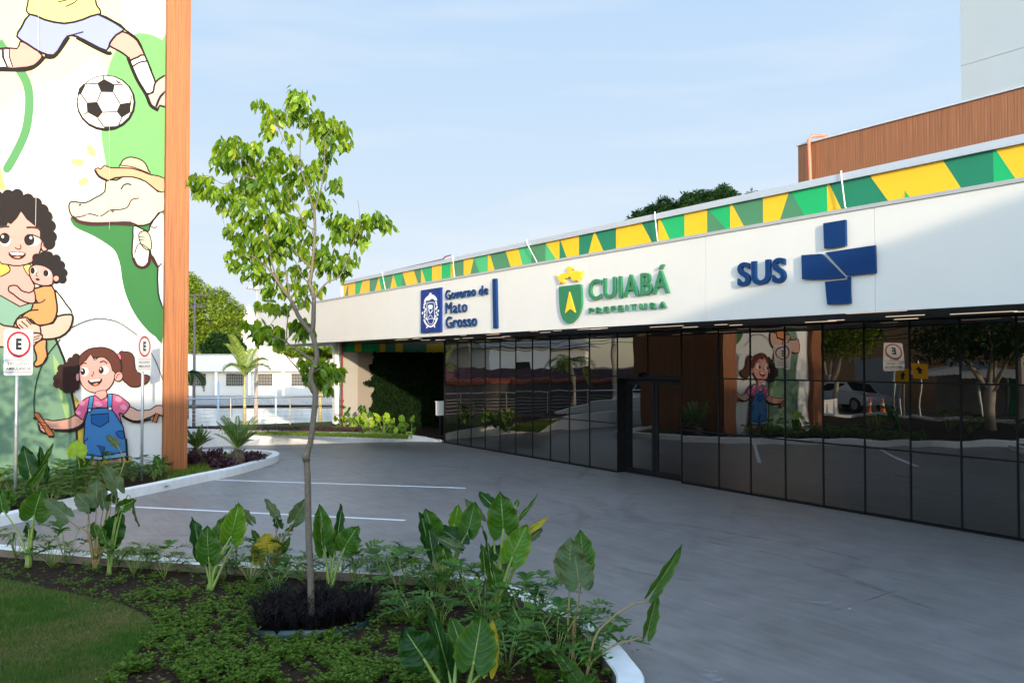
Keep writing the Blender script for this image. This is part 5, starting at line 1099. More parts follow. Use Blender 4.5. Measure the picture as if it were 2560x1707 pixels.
caster(11.6, 26, 31, 'tall_shade_block', 'unseen tall block added behind the camera on the right to shade the pale tower')  # unseen block added only to keep the pale tower wall in shade
t = thing('sloped_shade_building', 'unseen building behind the camera on the right, roof sloped to shape the canopy shadow', 'building', (18, 5, 0)); mb = MB()
hs = lambda y: 7.23+(y-2.06)*.122
mb.add([(14.4,-1.5,0),(22,-1.5,0),(22,11.5,0),(14.4,11.5,0),(14.4,-1.5,hs(-1.5)),(22,-1.5,hs(-1.5)),(22,11.5,hs(11.5)),(14.4,11.5,hs(11.5))], [(4,5,6,7),(0,1,5,4),(1,2,6,5),(2,3,7,6),(3,0,4,7)]); mb.build('wall', M_CRM, t, fix=True)
for y in (0, 3, 6, 9): mb = MB(); mb.box((14.36, y, 1), (14.39, y+1.3, 2.4)); mb.build('window', M_FRAME, t)

def inside(p, poly):
    c = False; j = len(poly)-1
    for i in range(len(poly)):
        if (poly[i][1] > p[1]) != (poly[j][1] > p[1]) and p[0] < (poly[j][0]-poly[i][0])*(p[1]-poly[i][1])/(poly[j][1]-poly[i][1])+poly[i][0]: c = not c
        j = i
    return c

# ------------------------------------------------------------------ elephant-ear plants
camv = Vector((0,0,H))
def blade(A, T, W, roll, key, parent, rr, curl=.15, lobe=.30, pitch=0):
    y = (T-A); L = y.length; y = y/L; v = (camv-A).normalized(); n0 = (v-y*v.dot(y)).normalized(); x = y.cross(n0)
    a = R(roll); nn = n0*math.cos(a)+x*math.sin(a); x = y.cross(nn)
    NU, NV = 12, 12; vs = []; uvs = []; ph = rr.uniform(0,6.3); am = rr.uniform(.03,.06)
    L0 = L
    for j in range(NV+1):
        t = j/NV; w_ = W/2*(math.sin(PI*(.33+.67*t)))**.85 if t < 1 else 0
        for i in range(NU+1):
            u = -1+2*i/NU; au = abs(u)
            back = lobe*L*math.sin(PI*min(1, au*.93))**.8*(1-t)**3 if au > 0 else 0
            if t == 0: back = lobe*L*math.sin(PI*min(1, au*.93))**.8
            py = L*t-back; pxx = u*w_*(1+.045*math.sin(t*23+ph)+.03*math.sin(t*41+ph*2))
            pz = curl*W*(au**1.5)-.16*L*t*t*(1 if curl >= 0 else .6)+am*W*3*math.sin(t*17+ph+u*2)*au*au+.02*W*math.sin(t*30*1.0)*au
            vs.append(A+y*py+x*pxx+nn*pz); uvs.append((u*.5+.5, t))
    fs = [(j*(NU+1)+i, j*(NU+1)+i+1, (j+1)*(NU+1)+i+1, (j+1)*(NU+1)+i) for j in range(NV) for i in range(NU)]
    mb = MB(); mb.add(vs, fs, 0, uvs); return mb.build('leaf', M_AL[key], parent, smooth=True)
def aloc(label, base, leaves, zb=.06, conv=lambda x, y: (x, y), name='elephant_ear_plant', cat='plant', stem=None, sr=.012, group='elephant ear plants', ws=1.0):
    bx, by = conv(*base); B = at_z(bx, by, zb); Z0 = -cT*B.x+sT*B.y
    t = thing(name, label, cat, tuple(B), group); rr = random.Random(int(bx*7+by)); sm = MB()
    for lf in leaves:
        (ax, ay), (tx, ty), W = lf[0], lf[1], lf[2]; dz = lf[3] if len(lf) > 3 else 0; roll = lf[4] if len(lf) > 4 else 0; key = lf[5] if len(lf) > 5 else 'mid'; curl = lf[6] if len(lf) > 6 else .15
        ax, ay = conv(ax, ay); tx, ty = conv(tx, ty); k = CS[0]
        Z = Z0+dz; A = at_d(ax, ay, Z); T = at_d(tx, ty, Z+rr.uniform(-.05,.12)); Wm = W/k*Z/F*ws
        bl = blade(A, T, Wm, roll, key, t, rr, curl)
        yv = (T-A).normalized()
        via = [at_d(*conv(*q), Z0+dz*(i+1)/(len(lf[7])+1)) for i, q in enumerate(lf[7])] if len(lf) > 7 else []
        r0 = sr*(1.2 if Wm > .25 else .75)
        if via: P = [B]+via+[A]; P = smoothp(P, 4, False)
        else:
            b1 = B+Vector((rr.uniform(-.02,.02), rr.uniform(-.02,.02), 0)); m1 = b1.lerp(A, .45)+Vector((0,0,.10*(A.z-B.z))); P = smoothp([b1, m1, A], 5, False)
        n = len(P); sm.tube(P, [r0*(1.35-.95*i/(n-1)) for i in range(n)], 7)
        # midrib continuing along the back of the blade
        sm.tube([A, A.lerp(T,.35)+Vector((0,0,0)), A.lerp(T,.8)], [r0*.4, r0*.25, r0*.08], 5)
    sm.build('stem', stem or M_STEMG, t, smooth=True); return t
CS = [1.0]
def cf(cx, cy, sc):
    CS[0] = sc; return lambda x, y: (cx+x/sc, cy+y/sc)
cv = cf(0, 1080, 3.733)
aloc('plant with one big round bright leaf on thick stalks, front bed, far left', (262,1262), [((318,770),(385,540),270,0,0,'mid',.1),((285,900),(300,1020),120,.05,30,'dark'),((20,720),(0,560),130,.1,20,'mid',.1,[(215,1050),(130,870)]),((268,860),(250,905),60,0,60,'dark')], conv=cv, sr=.019)
aloc('plant with brown stalks and grey-green drooping leaves in the front bed, left', (885,1285), [((830,690),(700,560),170,0,10,'gray',.05,[(820,950)]),((905,640),(895,420),185,.05,0,'gray',.05,[(885,950)]),((970,690),(945,530),120,-.05,35,'gray',.1,[(930,900)]),((1090,520),(975,285),150,.0,10,'gray',.1,[(1045,900),(1080,700)]),((605,765),(400,600),150,-.05,10,'gray',-.1,[(830,960),(720,880),(640,820)]),((1085,115),(990,20),80,.2,20,'gray',.1,[(1010,700),(1120,400),(1160,250)]),((900,960),(870,835),110,-.05,20,'mid'),((820,720),(930,650),100,.05,40,'dark'),((1040,640),(1060,560),120,.05,10,'dark',.1,[(1000,900)])], conv=cv, stem=M_STEMB)
aloc('plant with a large dark folded leaf and a withered curled one beside the brown-stalked plant', (1020,1330), [((1030,1000),(1130,735),210,0,0,'dark',.12),((985,930),(1030,780),110,.05,40,'mid'),((950,920),(1010,1090),95,-.1,40,'mid'),((1255,700),(1280,890),40,0,60,'gray',.4,[(1100,900),(1190,590)]),((1145,690),(1270,630),120,0,10,'mid',.2,[(1080,850)]),((1090,730),(1110,650),60,0,40,'gray')], conv=cv)
# behind the island kerb
cv = cf(0, 820, 3.266)
aloc('plant with tall dark leaves before the mural skirt, behind the left sign pole', (290,1440), [((240,1170),(190,955),150,0,0,'dark'),((330,1110),(335,960),70,.1,30,'dark'),((350,1100),(440,945),50,.1,20,'mid'),((260,1260),(400,1080),70,-.1,20,'mid'),((370,1250),(400,1090),60,0,50,'dark')], conv=cv, zb=.1)
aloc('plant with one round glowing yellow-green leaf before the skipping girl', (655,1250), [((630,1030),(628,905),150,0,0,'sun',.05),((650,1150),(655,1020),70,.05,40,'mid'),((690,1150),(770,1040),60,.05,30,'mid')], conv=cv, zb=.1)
aloc('leafy plant between the right sign pole and the orange wood pillar', (1310,1205), [((1300,1130),(1265,1040),80,0,0,'mid'),((1320,1140),(1335,1060),50,.05,20,'dark'),((1240,1150),(1180,1110),50,.05,10,'mid')], conv=cv, zb=.1)
aloc('plant whose leaves cross the left edge behind the kerb', (60,1500), [((40,1400),(5,1300),120,0,0,'mid'),((80,1420),(90,1320),90,0,30,'mid'),((10,1480),(-60,1380),130,0,0,'dark')], conv=cv, zb=.1)
cv = cf(0, 1200, 3.093)
aloc('compact plant with four upright broad leaves left of the young tree', (1625,850), [((1545,545),(1495,275),130,.05,25,'dark'),((1612,590),(1600,352),185,-.05,0,'mid',.08),((1700,455),(1745,262),140,.08,-20,'mid'),((1790,430),(1850,182),190,0,8,'light',.08),((1740,440),(1755,505),90,.05,0,'dark'),((1935,310),(1830,180),75,.1,40,'gray'),((1630,640),(1640,560),90,0,30,'dark')], conv=cv, sr=.016)
cv = cf(600, 1200, 3.093)
aloc('thin-stalked plant with yellowing leaves just left of the young tree trunk', (270,720), [((215,540),(190,412),230,0,-10,'yellow',.1),((150,570),(60,640),150,-.05,15,'yellow',-.1),((275,265),(195,135),75,0,20,'gray',.1,[(280,500)]),((300,355),(270,268),80,.0,30,'dark',.1,[(262,500)]),((425,300),(520,140),130,.05,10,'gray',.1,[(300,520),(375,400)]),((370,385),(450,320),60,.05,50,'mid'),((330,540),(390,440),60,.05,20,'mid',.1),((130,450),(90,380),55,.1,20,'mid')], conv=cv, stem=M_STEMB)
aloc('plant with tall ribbed leaves just right of the young tree trunk', (690,860), [((655,500),(620,188),170,0,10,'mid',.1),((630,470),(622,265),60,-.08,55,'mid'),((755,420),(793,178),85,.05,30,'dark'),((810,520),(905,356),200,-.03,-10,'mid',.06),((700,560),(720,430),80,.05,20,'dark')], conv=cv, sr=.015)
aloc('dense plant with overlapping dark leaves before the driveway at centre', (1570,880), [((1450,480),(1400,248),120,0,30,'dark'),((1500,420),(1430,218),190,.1,-10,'mid'),((1490,560),(1445,290),110,-.05,20,'dark'),((1660,330),(1690,188),110,.1,10,'light'),((1765,385),(1820,162),170,0,0,'mid'),((1700,480),(1520,345),150,.0,15,'dark'),((1680,520),(1500,430),80,-.08,20,'gray',.2),((1570,530),(1620,670),120,-.05,10,'mid'),((1600,500),(1580,400),120,.05,0,'dark'),((1760,400),(1770,470),80,0,30,'dark'),((1850,290),(1740,140),90,.15,10,'gray')], conv=cv, sr=.016)
cv = cf(1100, 1200, 3.093)
aloc('tallest plant, a big dark leaf edged yellow over a bright one, right of centre', (445,1090), [((490,370),(468,92),245,0,0,'mid',.12),((400,190),(295,85),95,.12,10,'dark'),((560,590),(675,338),215,-.08,0,'light',.1),((345,680),(330,480),90,0,35,'mid'),((385,640),(355,350),60,-.05,55,'dark'),((450,580),(400,510),160,.05,10,'dark'),((440,820),(400,640),150,-.03,10,'mid'),((520,640),(480,500),140,.05,20,'gray'),((605,300),(770,122),45,.05,40,'mid',.2,[(500,800),(570,480)]),((700,375),(840,288),55,.05,20,'yellow',.3),((710,440),(798,368),60,.08,20,'gray',.3),((335,1030),(360,750),75,-.1,25,'gray',.2),((590,190),(605,148),40,.1,0,'mid')], conv=cv, sr=.018)
aloc('plant with three round leathery leaves on thin stalks above the kerb', (1035,1400), [((1000,700),(1010,450),245,.05,0,'gray',-.08,[(990,1200),(1000,900)]),((1075,790),(1040,565),250,-.05,0,'gray',-.1,[(1030,1150),(1075,920)]),((1110,640),(1090,382),190,.12,15,'mid',.05,[(1050,1100),(1090,800)])], conv=cv, stem=M_STEMB, sr=.008)
aloc('plant reaching over the kerb with two narrow leaves on long arching stalks', (1115,1620), [((1665,832),(1893,503),105,.0,25,'mid',.25,[(1190,1240),(1300,1090),(1460,975),(1620,925),(1660,890)]),((1610,1152),(1690,860),105,.0,25,'mid',.25,[(1150,1450),(1220,1360),(1370,1265),(1570,1213),(1605,1180)]),((1060,1540),(910,1325),130,-.05,10,'mid',.15,[(1090,1580)]),((1130,1590),(1230,1500),120,-.08,10,'mid',-.1),((960,1400),(880,1340),60,0,20,'mid')], conv=cv, stem=M_STEMB, sr=.010)
cv = cf(600, 1200, 3.093)
aloc('foreground plant with the largest ribbed leaves and one yellow leaf at the bottom edge', (1650,1760), [((1420,1375),(1262,1142),310,0,-12,'dark',.08,[(1580,1640),(1530,1560)]),((1610,1470),(1482,988),175,.08,35,'dark',.15),((1808,1395),(1872,1040),335,-.04,6,'mid',.08,[(1740,1680),(1775,1560)]),((1925,1430),(1962,1085),135,.08,15,'yellow',.12),((1690,1220),(1630,1045),130,.12,10,'mid',.1)], conv=cv, sr=.019)
CS[0] = 1.0
# plants in the bright far bed, 6 to 9 small clumps
idf = lambda x, y: (x, y)
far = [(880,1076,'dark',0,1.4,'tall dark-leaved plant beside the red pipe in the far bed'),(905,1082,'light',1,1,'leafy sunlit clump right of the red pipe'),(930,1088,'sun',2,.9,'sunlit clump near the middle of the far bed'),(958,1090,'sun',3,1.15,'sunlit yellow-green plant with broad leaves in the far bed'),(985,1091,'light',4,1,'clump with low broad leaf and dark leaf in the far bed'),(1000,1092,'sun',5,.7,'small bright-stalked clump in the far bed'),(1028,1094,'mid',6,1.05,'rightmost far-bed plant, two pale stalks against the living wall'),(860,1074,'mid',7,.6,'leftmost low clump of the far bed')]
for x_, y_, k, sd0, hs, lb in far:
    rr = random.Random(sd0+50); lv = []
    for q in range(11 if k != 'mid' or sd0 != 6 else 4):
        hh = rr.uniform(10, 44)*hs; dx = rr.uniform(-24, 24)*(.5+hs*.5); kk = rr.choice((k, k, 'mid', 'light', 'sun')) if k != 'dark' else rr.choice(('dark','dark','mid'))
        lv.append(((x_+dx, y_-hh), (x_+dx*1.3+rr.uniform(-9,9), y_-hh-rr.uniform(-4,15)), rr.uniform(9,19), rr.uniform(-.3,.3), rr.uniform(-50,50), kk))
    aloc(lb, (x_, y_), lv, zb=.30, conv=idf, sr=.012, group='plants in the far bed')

# ------------------------------------------------------------------ lobed philodendrons: four prototypes, then copies
def lobed_leaf(mb, A, d, L, rr):
    d = d.normalized(); up = Vector((0,0,1)); s_ = d.cross(up).normalized(); u = s_.cross(d)
    W = L*.46; n = 5; droop = rr.uniform(.2,.5)
    P = [A+d*L*(i/n)-Vector((0,0,droop*L*(i/n)**2)) for i in range(n+1)]
    b = len(mb.v); F_ = []; V = []
    for i in range(n): # rachis web
        w0 = .05*L*(1-i/n)+.01; w1 = .05*L*(1-(i+1)/n)+.008
        V += [P[i]-s_*w0, P[i]+s_*w0]
    V += [P[n]-s_*.006, P[n]+s_*.006]
    for i in range(n): F_.append((2*i, 2*i+1, 2*i+3, 2*i+2))
    for i in range(n+1):
        for sg, idx in ((-1, 2*i), (1, 2*i+1)):
            l = W*(.55+.75*math.sin(PI*min(1, .2+.8*i/n)))*rr.uniform(.85,1.15) if i < n else L*.28
            ang = .35+.6*i/n if i > 0 else -.25
            ax = (s_*sg*math.cos(ang)+d*math.sin(ang)+u*.22).normalized() if i < n else (d+s_*sg*.18).normalized()
            q = ax.cross(u).normalized(); wd = L*.082; p = P[i]; m_ = p+ax*l*.5+u*.03*l; e = p+ax*l-u*.18*l
            k = len(V); V += [p-q*wd*.7, p+q*wd*.7, m_-q*wd, m_+q*wd, p+ax*l*.82-u*.06*l-q*wd*.6, p+ax*l*.82-u*.06*l+q*wd*.6, e]
            F_ += [(k, k+1, k+3, k+2), (k+2, k+3, k+5, k+4), (k+4, k+5, k+6)]
    mb.add(V, F_)
def phil(seed, hgt_=.42, nl_=9):
    rr = random.Random(seed); t = thing('lobed_philodendron', 'deeply lobed philodendron in the front bed', 'plant', (0,0,0), 'lobed philodendrons'); lm = MB(); sm = MB()
    for k in range(nl_):
        a = k*2.4+rr.uniform(-.3,.3); h_ = hgt_*rr.uniform(.5,1.1); r_ = rr.uniform(.08,.24); A = Vector((math.cos(a)*r_, math.sin(a)*r_, h_))
        sm.tube([Vector((0,0,0)), A*.5+Vector((0,0,h_*.12)), A], [.006,.005,.003], 5); lobed_leaf(lm, A, Vector((math.cos(a), math.sin(a), rr.uniform(-.1,.5))), rr.uniform(.17,.27), rr)
    lm.build('leaves', M_PHIL, t); sm.build('stems', M_STEMG, t, smooth=True); return t
protos = [phil(s, h_, n) for s, h_, n in ((1,.40,9),(2,.34,11),(3,.46,8),(4,.28,10))]
pp = [(40,1400,1,'philodendron with a yellow leaf at the far left of the front bed'),(130,1420,.9,'philodendron behind the twin thick stalks'),(165,1412,1.05,'open philodendron spreading before the kerb, second from the left'),(300,1415,.95,'philodendron right of the dark folded leaf'),(335,1440,1,'philodendron in the gap left of the four-leaved plant'),(370,1425,.8,'small philodendron by the kerb in the left gap'),(410,1450,.85,'philodendron nearest the four-leaved plant on its left'),(470,1422,.7,'tiny philodendron against the kerb'),
 (590,1430,.95,'philodendron right behind the four-leaved plant'),(625,1460,1,'philodendron below the yellow leaves'),(660,1440,.95,'philodendron under the yellow leaves by the kerb'),(730,1440,.95,'philodendron just left of the tree trunk'),(755,1452,.8,'philodendron behind the tree trunk'),(850,1448,1,'philodendron under the ribbed leaves right of the trunk'),(890,1470,1,'philodendron right of the ribbed-leaf plant'),(930,1440,1.1,'tall philodendron by the kerb at centre'),(965,1465,1.15,'philodendron spreading before the kerb at centre'),(1010,1450,1,'reddish-tipped philodendron by the centre kerb'),(1000,1500,1.0,'philodendron in the middle of the bed'),(1060,1470,1,'philodendron left of the dense dark plant'),(1090,1500,.95,'philodendron below the dense dark plant'),(1150,1490,1,'philodendron right of the dense dark plant'),(1180,1530,1,'philodendron between the dense plant and the tallest one'),(1030,1560,1.05,'pale philodendron before the black grass ring'),(1100,1575,.9,'philodendron behind the largest leaves'),(1350,1545,1.15,'dark philodendron spreading over the kerb, upper right'),(1310,1580,1,'philodendron in the right part of the bed'),(1260,1610,1,'philodendron right of the yellow leaf'),(1330,1640,1.05,'philodendron low in the right part of the bed'),(1270,1680,1,'philodendron at the bottom edge beside the largest leaves'),(1390,1665,1.0,'philodendron at the bottom right of the bed'),(1500,1640,1.05,'philodendron hanging over the kerb, rightmost'),(1440,1620,1.0,'philodendron beside the round-leaved plant'),(1420,1710,.95,'philodendron at the bottom right edge by the kerb'),(1210,1590,.9,'philodendron right behind the largest leaves'),(920,1520,.9,'small philodendron beside the black grass on its right'),(690,1490,.75,'small philodendron above the black grass on its left'),(560,1455,.7,'low philodendron at the foot of the four-leaved plant')]
rr = random.Random(5)
used = [False]*4; pp = [(a, b, c*.84, d) for a, b, c, d in pp]
for i, (x_, y_, sc, lb) in enumerate(pp):
    p = at_z(x_, y_, .055); k = i % 4
    if not used[k]: protos[k].location = p; protos[k].rotation_euler.z = rr.uniform(0,6.28); protos[k].scale = (sc,)*3; protos[k]['label'] = lb; used[k] = True
    else: copy_tree(protos[k], p, rr.uniform(0,6.28), sc, lb)
lp = [(30,1250),(75,1262),(110,1255),(60,1225),(140,1240),(175,1235),(160,1215),(205,1228),(240,1215),(225,1200),(265,1212),(285,1195),(300,1208),(325,1190),(335,1205),(365,1190),(385,1202),(410,1188),(395,1180),(20,1275),(95,1222),(125,1268),(260,1190),(350,1180)]
wds = ['at the foot of the left sign pole','right of the left sign pole','under the tall dark leaves','behind the left sign pole','before the sage skirt','below the skipping girl','under the rope handle','in the middle of the mural bed','before the blue dungarees','at the girl feet','right of the girl legs','left of the right sign pole','just behind the kerb at the girl feet','at the right sign pole','just behind the kerb by the right sign pole','between right pole and pillar','by the kerb before the pillar','at the base of the pillar','left of the pillar base','at the photo left edge behind the kerb','under the sage skirt, further back','close behind the kerb at far left','touching the mural under the girl','touching the mural right of the girl']
for i, (x_, y_) in enumerate(lp):
    copy_tree(protos[i % 4], at_z(x_, y_, .1), rr.uniform(0,6.28), rr.uniform(.65,.9)*(1.0 if x_ < 300 else .85), 'lobed philodendron in the mural bed, '+wds[i])
k_ = 0
while k_ < 46:
    x_ = rr.uniform(-10, 425); y_ = 1178+rr.random()*105; p = at_z(x_, y_, .1)
    if p.x < -19.9 or not inside((p.x+.22, p.y), isl) or not inside((p.x+.28, p.y+.28), isl): k_ += .02; continue
    k_ += 1; copy_tree(protos[int(k_) % 4], p, rr.uniform(0,6.28), rr.uniform(.48,.74), 'one of the ferny philodendrons that fill the bed under the mural')
for i, (s, n) in enumerate(((-15.6,-2),(-15.2,-4),(-17,-3.2),(-14.6,-6),(-18.5,-1.2),(-17.5,-5.5),(-19.5,-3))):
    copy_tree(protos[i % 4], (s, n, .1), rr.uniform(0,6.28), 1.3, 'lobed philodendron in the bed beyond the mural, '+('nearest the mural','second','third','fourth','fifth','sixth','last')[i]+' in the mirrored row')

# ------------------------------------------------------------------ black grass ring, edging, ground cover, lawn
tb = at_z(779, 1551, .06)
mb = MB()
for k in range(46):
    a = rnd.uniform(0, 6.28); r_ = (.10+.36*rnd.random()**.7); c_ = Vector((tb.x+math.cos(a)*r_, tb.y+math.sin(a)*r_*1.15, .06))
    for q in range(34):
        b = rnd.uniform(0,6.28); l = rnd.uniform(.16,.34); o_ = Vector((math.cos(b), math.sin(b), 0)); s_ = Vector((-o_.y, o_.x, 0))*.004; P = [c_+o_*.02, c_+o_*l*.25+Vector((0,0,l*.55)), c_+o_*l*.6+Vector((0,0,l*.85)), c_+o_*l*1.0+Vector((0,0,l*.72))]
        mb.add([P[0]-s_, P[0]+s_, P[1]-s_, P[1]+s_, P[2]-s_*.7, P[2]+s_*.7, P[3]], [(0,1,3,2),(2,3,5,4),(4,5,6)])
tag(mb.build('black_grass', M_BLACKG), 'near-black ornamental grass round the foot of the young tree', 'grass', kind='stuff')
mb = MB(); n = 40; vs = []
for k in range(n):
    a = 2*PI*k/n; c_, s_ = math.cos(a), math.sin(a)
    for r_, z in ((.50,.04),(.50,.105),(.49,.11),(.48,.04)): vs.append((tb.x+c_*r_, tb.y+s_*r_*1.1, z-.02*math.sin(a*3)))
mb.add(vs, [(4*k+j, (4*k+4) % (4*n)+j, (4*k+4) % (4*n)+j+1, 4*k+j+1) for k in range(n) for j in range(3)])
tag(mb.build('garden_edging', mat('dark_green_plastic', (.012,.035,.035), .4, 0), smooth=True), 'dark green plastic ring edging the black grass bed', 'edging')
def visible_pt(r):
    x_ = r.uniform(-20, 1640); y_ = 1395+330*r.random()**.75
    return at_z(x_, y_, .055)
mb = MB(); r = random.Random(11); cnt = 0
while cnt < 15000:
    p = visible_pt(r)
    if not inside((p.x, p.y), PL_IN) or inside((p.x, p.y), lawn): continue
    if min((p.x-q[0])**2+(p.y-q[1])**2 for q in PL_IN[::2]) < .09: cnt += .2; 
    d2 = math.hypot(p.x-tb.x, p.y-tb.y)
    if d2 < .47: continue
    if noise.noise(Vector((p.x*2.2, p.y*2.2, 3)))+.9*noise.noise(Vector((p.x*9, p.y*9, 1))) < .05+(.16 if p.y > 3.2 or p.x < -9.5 else -.10): cnt += .15; continue
    cnt += 1; h_ = r.uniform(.015,.075); a0 = r.uniform(0,6.28); c_ = p+Vector((0,0,h_)); L_ = r.uniform(.020,.036)
    for q in range(4):
        a = a0+(q//2)*PI*.9+(q % 2)*.9; ax = Vector((math.cos(a), math.sin(a), r.uniform(0,.7))); leafquad(mb, c_, ax, Vector((r.gauss(0,.25), r.gauss(0,.25), 1)), L_, L_*.62, 0, .08)
tag(mb.build('ground_cover', M_COVER), 'low clover-like ground cover over dark soil in the front bed', 'ground cover', kind='stuff')
mb = MB(); r = random.Random(12); cnt = 0
while cnt < 60000:
    x_ = r.uniform(-40, 400); y_ = 1440+290*r.random()**.8; p = at_z(x_, y_, .058)
    if not inside((p.x, p.y), lawn): cnt += .1; continue
    cnt += 1; nz = noise.noise(Vector((p.x*1.1, p.y*1.1, 1)))+.5*noise.noise(Vector((p.x*4, p.y*4, 7)))
    h_ = r.uniform(.012,.040)*(1.1+.5*nz); a = r.uniform(0,6.28); s_ = Vector((math.cos(a), math.sin(a), 0))*.003; b = Vector((r.gauss(0,.55), r.gauss(0,.55), 1)).normalized()*h_
    mb.add([p-s_, p+s_, p+b], [(0,1,2)], 1 if r.random() < .38-.75*nz else 0)
tag(mb.build('lawn_grass', [leafmat('lawn_blade_green', (.034,.098,.013), (.085,.155,.024), .2, .7, spec=.15), leafmat('lawn_blade_straw', (.12,.125,.035), (.24,.20,.085), .2, .8, spec=.1)]), 'short green and straw lawn at the bottom left corner', 'grass', kind='stuff')
mb = MB(); r = random.Random(13)
pl_ = [(p.x, p.y) for p in pal]
cnt = 0
while cnt < 9000:
    p = at_z(r.uniform(420, 680), r.uniform(1131, 1215), .09)
    if not inside((p.x, p.y), pl_): cnt += .2; continue
    cnt += 1; a = r.uniform(0,6.28); s_ = Vector((math.cos(a), math.sin(a), 0))*.006; mb.add([p-s_, p+s_, p+Vector((r.gauss(0,.02), r.gauss(0,.02), r.uniform(.02,.05)))], [(0,1,2)])
cnt = 0
while cnt < 9000:
    x_ = r.uniform(462, 1020); yt_ = 1082 if x_ < 600 else 1082+(x_-600)/170*4.5 if x_ < 770 else 1086.5+(x_-770)/176*5.5
    p = at_z(x_, yt_-1.5-r.random()*8, .40)
    cnt += 1; a = r.uniform(0,6.28); s_ = Vector((math.cos(a), math.sin(a), 0))*.009; mb.add([p-s_-Vector((0,0,.05)), p+s_-Vector((0,0,.05)), p+Vector((r.gauss(0,.02), r.gauss(0,.02), r.uniform(.0,.04)))], [(0,1,2)])
tag(mb.build('bed_grass', leafmat('bed_grass_blade', (.06,.13,.015), (.17,.22,.03), .3, .7, spec=.1)), 'grass of the island bed and of the far strip behind the white wall', 'grass', kind='stuff')
mb = MB(); r = random.Random(21); cnt = 0
while cnt < 2600:
    p = visible_pt(r)
    if not inside((p.x, p.y), PL_IN) or inside((p.x, p.y), lawn): cnt += .1; continue
    cnt += 1; leafquad(mb, p+Vector((0,0,.006)), Vector((r.gauss(0,1), r.gauss(0,1), r.uniform(0,.25))), Vector((r.gauss(0,.4), r.gauss(0,.4), 1)), r.uniform(.015,.055), r.uniform(.008,.025), 0, .1)
for k in range(90):
    t_ = r.random(); i = r.randrange(0, len(PL_IN)-1); q = Vector((PL_IN[i][0], PL_IN[i][1], .006)).lerp(Vector((PL_IN[i+1][0], PL_IN[i+1][1], .006)), t_)
    c_ = Vector((-8.5,-1,0)); d = (q-c_); d.z = 0; q = q+d.normalized()*r.uniform(.02,.5)**1.0
    leafquad(mb, q, Vector((r.gauss(0,1), r.gauss(0,1), .1)), Vector((r.gauss(0,.3), r.gauss(0,.3), 1)), r.uniform(.015,.04), r.uniform(.01,.02), 0, .1)
for k in range(160):
    s_ = r.uniform(-23, -4); leafquad(mb, Vector((s_, 11.98-abs(r.gauss(0,.06)), .006)), Vector((r.gauss(0,1), r.gauss(0,.4), .1)), Vector((0,0,1)), r.uniform(.01,.03), r.uniform(.006,.015), 0, .1)
tag(mb.build('leaf_litter', leafmat('dry_leaf', (.05,.028,.014), (.20,.13,.06), .05, .9, (.30,.22,.12), spec=.1)), 'dry leaf fragments scattered on the soil and along the kerb and glass foot', 'leaf litter', kind='stuff')
# small litter
for i, (x_, y_, z, sz, lb) in enumerate(((232,1509,.08,.035,'small white scrap lying on the lawn'),(2118,1522,.004,.03,'small white scrap lying on the driveway'))):
    p = at_z(x_, y_, z); mb = MB(); mb.add([p, p+Vector((sz,.01,.01)), p+Vector((sz*.8,sz*.7,.014)), p+Vector((.2*sz,sz*.8,.004))], [(0,1,2,3)]); tag(mb.build('paper_scrap', M_SIGN), lb, 'litter')

